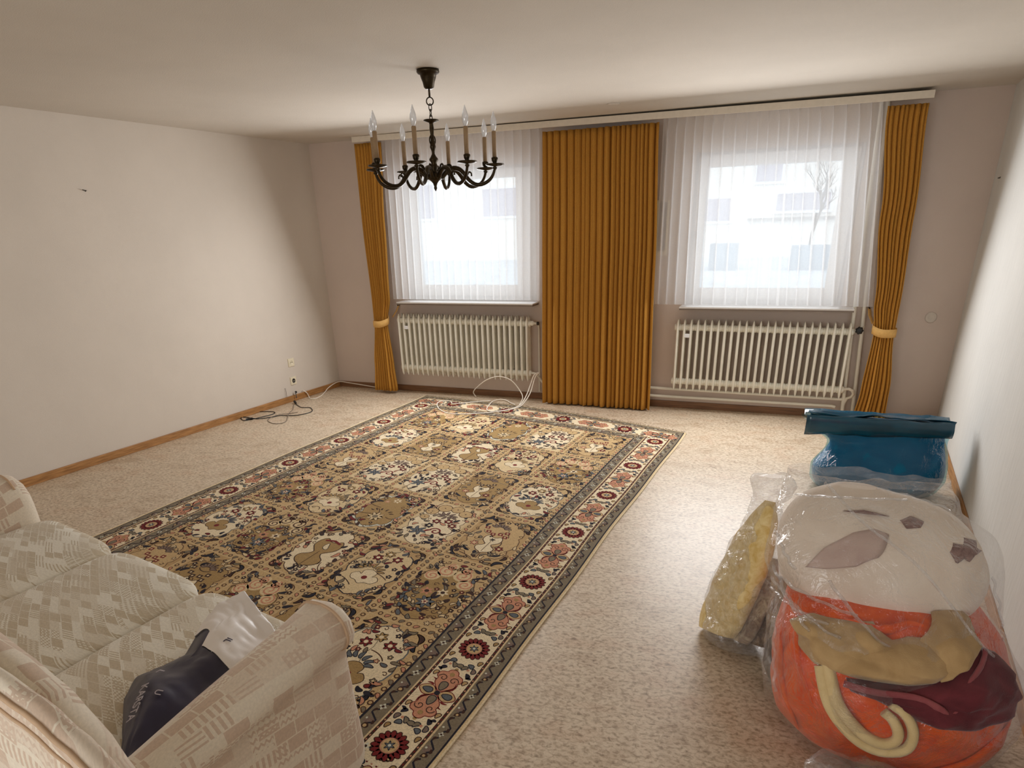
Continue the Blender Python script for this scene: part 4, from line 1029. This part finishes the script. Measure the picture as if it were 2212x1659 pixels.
# ================================================================== BAGS BY THE RIGHT WALL
def loft(rings, n=40, m=56, e=.85, wr=0.0, ws=8, seed=0, push=0.0):
    R2 = catmull(rings, n); P = []
    for z, cx, cy, rx_, ry_ in R2:
        row = []
        for k in range(m):
            a = 2*pi*k/m; c, s = sgnp(cos(a), e), sgnp(sin(a), e)
            x, y = cx+(rx_+push)*c, cy+(ry_+push)*s
            d = wr*(nz((x, y, z), ws, seed)+.5*nz((x, y, z), ws*2.3, seed+3)+.9*(abs(nz((x*1.0, y*1.0, z*.35), ws*.7, seed+9))-.25))
            row.append((x+c*d, y+s*d, max(.002, z+.5*d*(1 if z > .05 else 0))))
        P.append(row)
    return P
def close(mb, P, uvs=None):
    mb.grid(P, cv=True, flip=False)
    for r, fl in ((P[0], True), (P[-1], False)):
        c = tuple(sum(q[i] for q in r)/len(r) for i in range(3)); n = len(mb.v); mb.v.append(c); mb.v += [tuple(q) for q in r]
        for k in range(len(r)):
            a, b = n+1+k, n+1+(k+1) % len(r); mb.f.append((n, b, a) if fl else (n, a, b)); mb.mi.append(0); mb.sm.append(True)
def cloth_mat(name, c1, c2, rough=.85, scale=14, sheen=.2):
    m, nt, b = new_mat(name)
    tc = N(nt, 'ShaderNodeTexCoord'); n = N(nt, 'ShaderNodeTexNoise', i_Scale=scale, i_Detail=5.0, i_Distortion=.8); nt.links.new(tc.outputs['Object'], n.inputs['Vector'])
    nt.links.new(ramp(nt, n.outputs['Fac'], [(.3, lin(*c1)), (.7, lin(*c2))]), b.inputs['Base Color'])
    n2 = N(nt, 'ShaderNodeTexNoise', i_Scale=260.0, i_Detail=2.0); nt.links.new(tc.outputs['Object'], n2.inputs['Vector'])
    bp = N(nt, 'ShaderNodeBump', i_Strength=.35, i_Distance=.003); nt.links.new(n2.outputs['Fac'], bp.inputs['Height']); nt.links.new(bp.outputs[0], b.inputs['Normal'])
    b.inputs['Roughness'].default_value = rough; b.inputs['Sheen Weight'].default_value = sheen; b.inputs['Specular IOR Level'].default_value = .2
    return m
M_orange = cloth_mat('orange_fleece', (208, 66, 0), (234, 94, 4))
M_beige = cloth_mat('beige_knit', (172, 140, 96), (194, 162, 116))
M_belt = cloth_mat('cream_cord_knit', (206, 180, 130), (222, 198, 150))
M_maroon = cloth_mat('maroon_wool', (84, 34, 40), (112, 48, 54))
M_mtrim = cloth_mat('maroon_trim', (134, 66, 70), (150, 80, 82))
M_pillow = cloth_mat('pillow_cotton', (226, 208, 190), (236, 222, 206), scale=6)
M_mauve = cloth_mat('mauve_cloth', (186, 160, 150), (202, 178, 166), scale=9)
M_pbrown = cloth_mat('brown_print', (110, 80, 74), (150, 118, 110), scale=60)
M_teal = cloth_mat('teal_blanket', (0, 96, 136), (2, 116, 158), .7, 6)
M_towel = cloth_mat('yellow_towel', (214, 180, 104), (240, 220, 164), scale=34)
M_patt = cloth_mat('patterned_cloth', (120, 92, 74), (206, 186, 152), scale=26)
M_patt2 = cloth_mat('patterned_cloth_dark', (84, 66, 52), (160, 132, 104), scale=30)

ORANGE = [(.005,5.12,-4.22,.24,.22),(.06,5.12,-4.23,.32,.30),(.18,5.115,-4.24,.345,.33),(.30,5.11,-4.24,.345,.33),(.42,5.09,-4.22,.31,.29),(.50,5.06,-4.18,.24,.22),(.55,5.05,-4.15,.05,.05)]
PILLOW = [(.44,5.05,-4.17,.20,.12),(.50,5.05,-4.16,.29,.17),(.60,5.04,-4.14,.31,.18),(.70,5.02,-4.12,.29,.15),(.78,4.99,-4.1,.21,.09),(.825,4.95,-4.09,.06,.03)]
SHELL = [(.005,5.12,-4.22,.27,.25),(.08,5.12,-4.23,.35,.33),(.2,5.11,-4.24,.37,.352),(.32,5.105,-4.24,.366,.352),(.44,5.07,-4.21,.33,.31),(.5,5.06,-4.19,.328,.275),(.6,5.04,-4.16,.34,.25),(.70,5.03,-4.14,.325,.2),(.775,4.99,-4.12,.265,.115),(.825,4.975,-4.11,.24,.055),(.848,4.97,-4.11,.225,.035)]
def on(rings, th, t, off, e=.85):
    m = len(rings); tt = max(0, min(.999, t))*(m-1); i = min(int(tt), m-2); f = tt-i
    p = [rings[max(i-1, 0)], rings[i], rings[i+1], rings[min(i+2, m-1)]]
    z, cx, cy, rx_, ry_ = (0.5*((2*b)+(-a+c)*f+(2*a-5*b+4*c-d)*f*f+(-a+3*b-3*c+d)*f**3) for a, b, c, d in zip(*p))
    c, s = sgnp(cos(th), e), sgnp(sin(th), e); k = max(0, (t-.72)/.28)
    return (cx+(rx_+off*(1-.6*k))*c, cy+(ry_+off*(1-.6*k))*s, z+off*k*1.2)
def patch(rings, poly, off, bulge, seed, wr=.006, nr=9, fold=0, e=.85):
    m = len(poly); pts = []
    for i in range(m):
        a, b = poly[i], poly[(i+1) % m]
        for k in range(5): pts.append((a[0]+(b[0]-a[0])*k/5, a[1]+(b[1]-a[1])*k/5))
    cx_ = sum(p[0] for p in pts)/len(pts); cy_ = sum(p[1] for p in pts)/len(pts); P = []
    for j in range(nr+1):
        r = .02+.98*j/nr; row = []
        for x, y in pts:
            th, t = cx_+(x-cx_)*r, cy_+(y-cy_)*r
            o = off+bulge*(1-r**3)+wr*(nz((th*3, t*14, 0), 1, seed)+nz((th*7, t*30, 0), 1, seed+2))*(1-r**6)+fold*abs(nz((th*2.2+t*8, t*6, 0), 1, seed+5))*(1-r**4)
            row.append(on(rings, th, t, max(.002, o), e))
        P.append(row)
    P.append([on(rings, cx_+(x-cx_)*1.0, cy_+(y-cy_)*1.0, max(.0, off-.012), e) for x, y in pts])
    mb = MB(); mb.grid(P, cv=True); mb.face(P[0]); return mb
bl = thing('blanket', 'bright orange fleece blanket bundled in the big clear bag', 'blanket', (5.12, -4.22, 0))
mb = MB(); close(mb, loft(ORANGE, 48, 84, wr=.016, ws=7, seed=2)); mb.build('bundle', M_orange, bl)
for k, (a0, a1, t0, t1) in enumerate([(-2.75, -2.2, .80, .42), (-2.9, -2.35, .62, .22), (-.5, -1.3, .42, .22), (-1.2, -2.0, .84, .80)]):
    mb = MB(); pts = [on(ORANGE, a0+(a1-a0)*i/14, t0+(t1-t0)*i/14+.012*sin(i*.6), .006) for i in range(15)]; mb.tube(pts, (.02, .011), 8, taper=[.3+.7*sin(pi*i/14) for i in range(15)]); mb.build('fold', M_orange, bl)
gb = thing('cardigan', 'folded beige knitted garment with a trailing cream belt in the clear bag', 'clothing', (5.08, -4.5, .4))
BE = [(-2.64,.724),(-2.37,.792),(-1.95,.817),(-1.68,.835),(-1.56,.777),(-1.43,.799),(-1.2,.80),(-1.12,.692),(-1.33,.644),(-1.53,.622),(-1.85,.609),(-1.97,.609),(-2.23,.604),(-2.47,.634)]
patch(ORANGE, BE, .014, .03, 3, .014, fold=.045).build('body', M_beige, gb)
patch(ORANGE, [(-1.36,.79),(-.94,.877),(-.42,.867),(-.58,.825),(-.68,.772),(-1.12,.692),(-1.30,.655),(-1.22,.72)], .024, .03, 6, .012, fold=.035).build('front_flap', M_beige, gb)
patch(ORANGE, [(-2.62,.72),(-2.37,.79),(-2.1,.79),(-2.02,.755),(-2.2,.70),(-2.45,.685)], .03, .02, 9, .006).build('sleeve', M_beige, gb)
TL = [(-2.12,.62),(-2.06,.546),(-1.99,.481),(-1.87,.416),(-1.74,.363),(-1.62,.346),(-1.545,.381),(-1.535,.449),(-1.57,.506),(-1.63,.536)]
tl = catmull(TL, 40)
for dq, nm in ((-.011, 'belt'), (.011, 'belt')):
    pts = []
    for i, (a, t) in enumerate(tl):
        b_ = tl[max(0, i-1)]; c_ = tl[min(39, i+1)]; dx, dy = (c_[0]-b_[0])*.34, (c_[1]-b_[1])*.55; q = math.hypot(dx, dy) or 1
        pts.append(on(ORANGE, a-dy/q*dq*1.1/.34, t+dx/q*dq*1.1/.55, .018))
    mb = MB(); mb.tube(pts, .0165, 8, taper=[1.25-.4*i/39 for i in range(40)]); mb.build(nm, M_belt, gb)
mg = thing('jumper', 'dark maroon woollen garment beside the orange blanket in the clear bag', 'clothing', (5.3, -4.45, .3))
MA = [(-1.96,.604),(-1.71,.604),(-1.53,.622),(-1.33,.637),(-1.13,.684),(-.72,.764),(-.49,.709),(-.33,.617),(-.35,.551),(-.53,.496),(-.86,.486),(-1.13,.481),(-1.39,.489),(-1.5,.504),(-1.62,.536),(-1.75,.559),(-1.88,.556)]
patch(ORANGE, MA, .012, .03, 13, .014, fold=.045).build('body', M_maroon, mg)
mb = MB(); mb.tube([on(ORANGE, a, t, .034) for a, t in catmull([(-1.92, .592), (-1.7, .592), (-1.5, .60), (-1.36, .575), (-1.3, .55), (-1.22, .575), (-1.08, .66), (-.72, .75)], 30)], (.012, .007), 8); mb.build('trim', M_mtrim, mg)
pl = thing('pillow', 'white pillow with brown flower print at the top of the big clear bag', 'pillow', (5.04, -4.14, .44))
mb = MB(); close(mb, loft(PILLOW, 44, 80, e=.78, wr=.012, ws=4.5, seed=5)); mb.build('cover', M_pillow, pl)
for nm, poly, mt, of in [('mauve_patch', [(-2.23,.411),(-2.01,.549),(-1.74,.657),(-1.58,.692),(-1.51,.674),(-1.58,.541),(-1.72,.476),(-1.95,.436)], M_mauve, .013), ('flower_print', [(-1.34,.759),(-1.16,.789),(-1.05,.762),(-1.16,.729),(-1.33,.719)], M_pbrown, .013),  # mauve patch and brown motifs laid over the pillow front
                     ('flower_print', [(-1.0,.607),(-.88,.655),(-.74,.64),(-.6,.67),(-.45,.652),(-.56,.62),(-.49,.600),(-.68,.585),(-.81,.556),(-.88,.58),(-.97,.551)], M_pbrown, .022), ('leaf_print', [(-1.86,.779),(-1.62,.802),(-1.44,.777),(-1.63,.777)], M_pbrown, .013)]:
    patch(PILLOW, poly, of, .001, 4, .001, 6, e=.78).build(nm, mt, pl)
cb = thing('plastic_bag', 'big clear plastic bag stuffed with the orange blanket and white pillow', 'bag', (5.12, -4.22, 0))
P = loft(SHELL, 70, 110, wr=.020, ws=6.5, seed=21, push=.004)
# the shell ends in an open, pinched mouth
mb = MB(); mb.grid(P, cv=True); c = [tuple(q) for q in P[0]]; mb.face(c[::-1]); mb.build('film', M_film, cb)
mb = MB(); R3 = P[-1]; m_ = len(R3)
mb.grid([R3, [(x+.004*nz((x, y, 1), 30, 2), y, z+.018+.010*nz((x, y, z), 14, 4)) for x, y, z in R3], [(x*1.0+.01*nz((x, y, 1), 20, 7), y-.012, z+.028+.016*nz((x, y, z), 16, 9)) for x, y, z in R3]], cv=True); mb.build('mouth_edge', M_film2, cb)
for k, (th0, t0, th1, t1) in enumerate([(-2.05, .93, -.65, .42), (-2.7, .56, -1.9, .46), (-2.62, .60, -2.2, .44), (-2.8, .52, -2.0, .50), (-2.6, .585, -1.75, .545), (-2.5, .84, -1.2, .88), (-1.5, .93, -.6, .84), (-2.75, .40, -2.55, .22), (-2.7, .70, -2.3, .62), (-.7, .66, -.35, .44), (-1.95, .62, -1.4, .40)]):
    mb = MB(); pts = [on(SHELL, th0+(th1-th0)*i/24, t0+(t1-t0)*i/24, .016+.004*sin(i)) for i in range(25)]; mb.tube(pts, (.0035, .006), 6); mb.build('film_crease_glint', M_film2, cb)  # wrinkles in whiter film, put in partly as highlight streaks and glints

# teal bag at the back
BLUE = [(.005,5.33,-1.79,.31,.15),(.06,5.34,-1.79,.362,.178),(.15,5.35,-1.79,.372,.178),(.24,5.368,-1.79,.34,.136),(.31,5.368,-1.79,.325,.09),(.36,5.345,-1.79,.345,.082),(.42,5.31,-1.79,.375,.085),(.45,5.295,-1.79,.39,.09),(.455,5.29,-1.79,.3,.05)]
tb = thing('blanket', 'folded dark teal blanket packed in the bag nearest the window wall', 'blanket', (5.33, -1.79, 0))
mb = MB(); close(mb, loft(BLUE, 36, 60, e=.7, wr=.010, ws=5, seed=4)); mb.build('bundle', M_teal, tb)
M_tealfilm = glass_mat('teal_tinted_film', (.60, .84, .90, 1), .02, .0, .10, .7, 10, .03)
bb = thing('plastic_bag', 'shiny dark teal plastic bag with a wide flat top near the window wall', 'bag', (5.33, -1.79, 0))
SB = [(.004,5.33,-1.79,.32,.16),(.06,5.34,-1.79,.375,.19),(.15,5.35,-1.79,.385,.19),(.24,5.37,-1.79,.352,.148),(.31,5.37,-1.79,.338,.10),(.355,5.345,-1.79,.36,.09),(.40,5.32,-1.79,.39,.10),(.46,5.285,-1.79,.425,.115)]
P = loft(SB, 56, 96, e=.72, wr=.013, ws=7, seed=8)
mb = MB(); mb.grid(P, cv=True); mb.face(P[0][::-1]); mb.build('film', M_tealfilm, bb)
# rolled flat top: two leaves meeting in a fold
M_tealg = plain('teal_glossy_film', (0, 70, 94), .16, .25, 6, bump=.6, bscale=12, spec=.7)
mb = MB(); TP = []
for j in range(9):
    row = []
    for i in range(34):
        u = i/33; x = 4.875+.83*u; f = j/8
        yy = -1.79+.115*(2*f-1)*(1-.15*u); zz = .455+.05*(1-f*.55)*(1-.06*u)+.018*nz((u*5, f*3, 0), 1, 3)-.035*sin(pi*f)*(.6+.4*sin(u*7))+.012*abs(nz((u*9, f*2, 2), 1, 6))
        row.append((x, yy, zz))
    TP.append(row)
mb.grid(TP); mb.build('folded_top', M_tealg, bb, solid=.004)
mb = MB(); FL = []
for j in range(8):
    f = j/7; FL.append([(4.885+.81*u+.02*f*sin(u*9), -1.905-.02*sin(pi*f)+.03*f, .495-.135*f*(1-.25*u)+.008*nz((u*7, f*4, 1), 1, 2)) for u in [i/29 for i in range(30)]])
mb.grid(FL); mb.build('hanging_flap', M_tealg, bb, solid=.003)
# yellow towel bag
YB_ = [(.006,4.66,-3.84,.085,.085),(.04,4.66,-3.83,.135,.13),(.14,4.65,-3.82,.135,.13),(.26,4.655,-3.81,.115,.11),(.38,4.67,-3.80,.085,.085),(.5,4.675,-3.785,.055,.05),(.57,4.68,-3.78,.02,.02)]
tw = thing('towel', 'folded pale yellow towel standing upright in the small twisted clear bag', 'towel', (4.63, -3.84, .02))
def slab(path, wd, th, nrm, seed, wr=.006):
    """folded cloth: a thick rounded slab that runs along path (points), wide in wd direction"""
    mb = MB(); P = []; n = len(path)
    for i, (q, k) in enumerate(path):
        row = []
        for j in range(20):
            a = 2*pi*j/20; x_, y_ = sgnp(cos(a), .6)*k, sgnp(sin(a), .8)*(.4+.6*min(1, k*1.3))
            v = Vector(q)+Vector(wd)*x_+Vector(nrm)*th*y_; v += Vector(nrm)*wr*nz(v, 14, seed); row.append(tuple(v))
        P.append(row)
    close(mb, P); return mb
def shear(p0, p1, n, ks): return [(Vector(p0).lerp(Vector(p1), i/(n-1)), lerp_tab(ks, i/(n-1))[0]) for i in range(n)]
slab(shear((4.555, -3.875, .035), (4.70, -3.79, .62), 26, [(0, .75), (.08, .98), (.5, 1), (.72, .78), (.9, .45), (1, .1)]), (.080, -.096, .036), .050, (-.72, -.50, .3), 3, .010).build('fold', M_towel, tw)
sc = thing('folded_cloths', 'stack of brown patterned cloths leaning beside the yellow towel', 'cloths', (4.70, -3.87, .02))
slab(shear((4.635, -3.885, .022), (4.745, -3.80, .38), 20, [(0, .8), (.1, 1), (.7, .9), (1, .2)]), (.06, -.08, .03), .022, (-.72, -.50, .3), 5, .008).build('cloth', M_patt, sc)
slab(shear((4.70, -3.885, .022), (4.79, -3.80, .30), 20, [(0, .8), (.1, 1), (.7, .9), (1, .2)]), (.06, -.08, .03), .030, (-.72, -.50, .3), 7, .010).build('cloth', M_patt2, sc)
YS = [(.004,4.665,-3.845,.12,.12),(.04,4.665,-3.84,.165,.16),(.14,4.66,-3.83,.165,.16),(.28,4.665,-3.815,.14,.13),(.42,4.68,-3.80,.105,.095),(.54,4.685,-3.785,.07,.055),(.60,4.69,-3.78,.05,.04),(.65,4.70,-3.775,.075,.055),(.70,4.70,-3.775,.09,.05),(.725,4.70,-3.775,.075,.03)]
yb = thing('plastic_bag', 'small clear plastic bag twisted shut over a yellow towel', 'bag', (4.66, -3.84, 0))
P = loft(YS, 60, 80, e=.9, wr=.018, ws=11, seed=31)
mb = MB(); mb.grid(P, cv=True); mb.face(P[0][::-1]); mb.face(P[-1]); mb.build('film', M_film2, yb)
# low bag in front and dark bag behind
FB = [(.003,5.17,-4.70,.20,.12),(.03,5.16,-4.70,.27,.15),(.07,5.14,-4.69,.27,.14),(.11,5.08,-4.68,.21,.10),(.15,4.99,-4.67,.11,.06),(.175,4.95,-4.67,.05,.03)]
fb = thing('plastic_bag', 'flat crumpled clear bag lying on the floor in front of the orange blanket', 'bag', (5.16, -4.7, 0))
mb = MB(); P = loft(FB, 34, 70, e=.85, wr=.020, ws=13, seed=41); mb.grid(P, cv=True); mb.face(P[0][::-1]); mb.face(P[-1]); mb.build('film', M_film2, fb)
pk = thing('folded_cloth', 'pinkish folded cloth inside the flat crumpled bag at the bottom', 'cloth', (5.18, -4.7, 0))
mb = MB(); close(mb, loft([(.008,5.18,-4.70,.15,.08),(.03,5.18,-4.70,.2,.105),(.06,5.16,-4.69,.19,.09),(.085,5.12,-4.69,.1,.04)], 16, 30, wr=.008, ws=10, seed=4)); mb.build('bundle', M_mauve, pk)
M_darkbag = plain('dark_grey_bag', (52, 50, 54), .3, .3, 8, bump=.5, bscale=14)
M_whitebag = plain('white_bag_side', (206, 198, 190), .4, .06, 8, bump=.4, bscale=14)
db = thing('carrier_bag', 'grey and white carrier bag squeezed behind the orange blanket', 'bag', (4.86, -4.1, 0))
mb = MB(); close(mb, loft([(.005,4.90,-4.09,.10,.10),(.06,4.895,-4.09,.135,.13),(.14,4.89,-4.09,.14,.13),(.2,4.90,-4.09,.125,.12)], 16, 30, wr=.012, ws=9, seed=4)); mb.build('lower_body', M_darkbag, db)
mb = MB(); close(mb, loft([(.2,4.90,-4.09,.125,.12),(.26,4.90,-4.09,.12,.11),(.33,4.91,-4.09,.10,.09),(.37,4.92,-4.09,.04,.04)], 14, 30, wr=.010, ws=9, seed=4)); mb.build('upper_body', M_whitebag, db)

# ================================================================== CABLES
def cable(label, pts, r, mat, n=70, name='cable', cat='cable'):
    mb = MB(); mb.tube(catmull(pts, n), r, 6); return tag(mb.build(name, mat), label, cat)
Z = .0035
bk = thing('cable', 'black cable lying in loops on the floor by the left wall', 'cable', (.1, -1.3, 0))
mb = MB(); mb.tube(catmull([(-.135, -1.46, Z), (-.20, -1.33, Z), (-.112, -1.25, Z), (.02, -1.21, Z), (.075, -1.235, Z), (.09, -1.30, Z), (.06, -1.40, Z), (.02, -1.50, Z), (-.02, -1.558, Z), (-.08, -1.53, Z), (-.125, -1.48, Z+.003), (-.10, -1.455, Z), (.02, -1.47, Z), (.11, -1.465, Z+.005), (.165, -1.37, Z), (.20, -1.315, Z), (.30, -1.285, Z), (.37, -1.245, Z), (.415, -1.15, Z), (.40, -1.07, Z), (.345, -1.005, Z), (.29, -.966, Z), (.21, -.985, Z), (.12, -.93, Z), (.045, -.875, Z+.004)], 140), .0042, 6); mb.build('lead', M_black, bk)
mb = MB(); mb.tube([(.06, -.885, .012), (.035, -.865, .018), (.02, -.852, .022)], .014, 8, taper=[.6, 1, .9]); mb.tube([(.02, -.852, .026), (.005, -.84, .028)], .003, 5); mb.tube([(.024, -.845, .018), (.009, -.832, .02)], .003, 5); mb.build('plug', M_black, bk)
mb = MB(); mb.tube([(-.02, -1.54, .008), (.03, -1.50, .012)], .011, 8); mb.build('cord_switch', M_black, bk)
cable('thin grey cable lying in a loose loop across the black one', [(.30, -1.17, Z+.004), (.25, -1.22, Z), (.185, -1.30, Z+.006), (.16, -1.40, Z), (.20, -1.49, Z), (.27, -1.545, Z), (.35, -1.57, Z), (.405, -1.54, Z), (.40, -1.475, Z), (.34, -1.38, Z), (.25, -1.24, Z+.006), (.17, -1.08, Z), (.09, -.97, Z), (.05, -.91, Z)], .0030, M_gray)
cable('white cable running from the left wall along the skirting to the tied curtain', [tuple(on_left(-.62, .085, .017)), tuple(on_left(-.58, .05, .03)), (-.02, -.56, .004), (.05, -.64, .005), (.105, -.62, .005), (.10, -.52, .005), (.04, -.36, .006), (.012, -.25, .03), (.012, -.12, .055), (.03, -.03, .058), (.12, -.022, .05), (.3, -.024, .035), (.5, -.03, .018), (.66, -.05, .006), (.74, -.06, .005)], .0050, M_whitecord)
ZR = .012
wc = thing('cable', 'white cable tangled in loops from the left radiator onto the rug', 'cable', (2.2, -.4, 0))
mb = MB(); mb.tube(catmull([(2.47, -.10, .285), (2.445, -.125, .262), (2.43, -.15, .21), (2.42, -.22, .12), (2.40, -.32, .05), (2.37, -.43, ZR), (2.29, -.58, ZR), (2.20, -.68, ZR), (2.08, -.755, ZR), (1.95, -.82, ZR), (1.80, -.83, ZR), (1.66, -.73, ZR), (1.56, -.60, ZR), (1.505, -.48, ZR), (1.51, -.40, ZR), (1.56, -.375, ZR), (1.62, -.41, ZR+.004), (1.66, -.47, ZR), (1.71, -.46, ZR), (1.80, -.40, ZR), (1.90, -.32, ZR), (2.0, -.265, ZR)], 120),    .0056, 6); mb.build('lead', M_whitecord, wc)
mb = MB(); mb.tube(catmull([(2.46, -.10, .29), (2.425, -.13, .265), (2.405, -.17, .19), (2.39, -.25, .10), (2.375, -.36, .035), (2.34, -.46, ZR), (2.27, -.60, ZR), (2.19, -.68, ZR+.008), (2.10, -.60, ZR), (2.055, -.44, ZR), (2.03, -.28, ZR), (2.06, -.19, ZR), (2.13, -.19, ZR), (2.22, -.28, ZR), (2.31, -.38, ZR+.008)], 100),    .0056, 6); mb.build('lead', M_whitecord, wc)
mb = MB(); mb.tube(catmull([(2.36, -.40, ZR+.006), (2.34, -.24, .06), (2.28, -.17, .12), (2.18, -.15, .21), (2.05, -.155, .24), (1.92, -.155, .20), (1.80, -.14, .115), (1.75, -.13, .06), (1.755, -.11, .02), (1.775, -.12, .006)], 80), .005, 6); mb.build('lead', M_whitecord, wc)
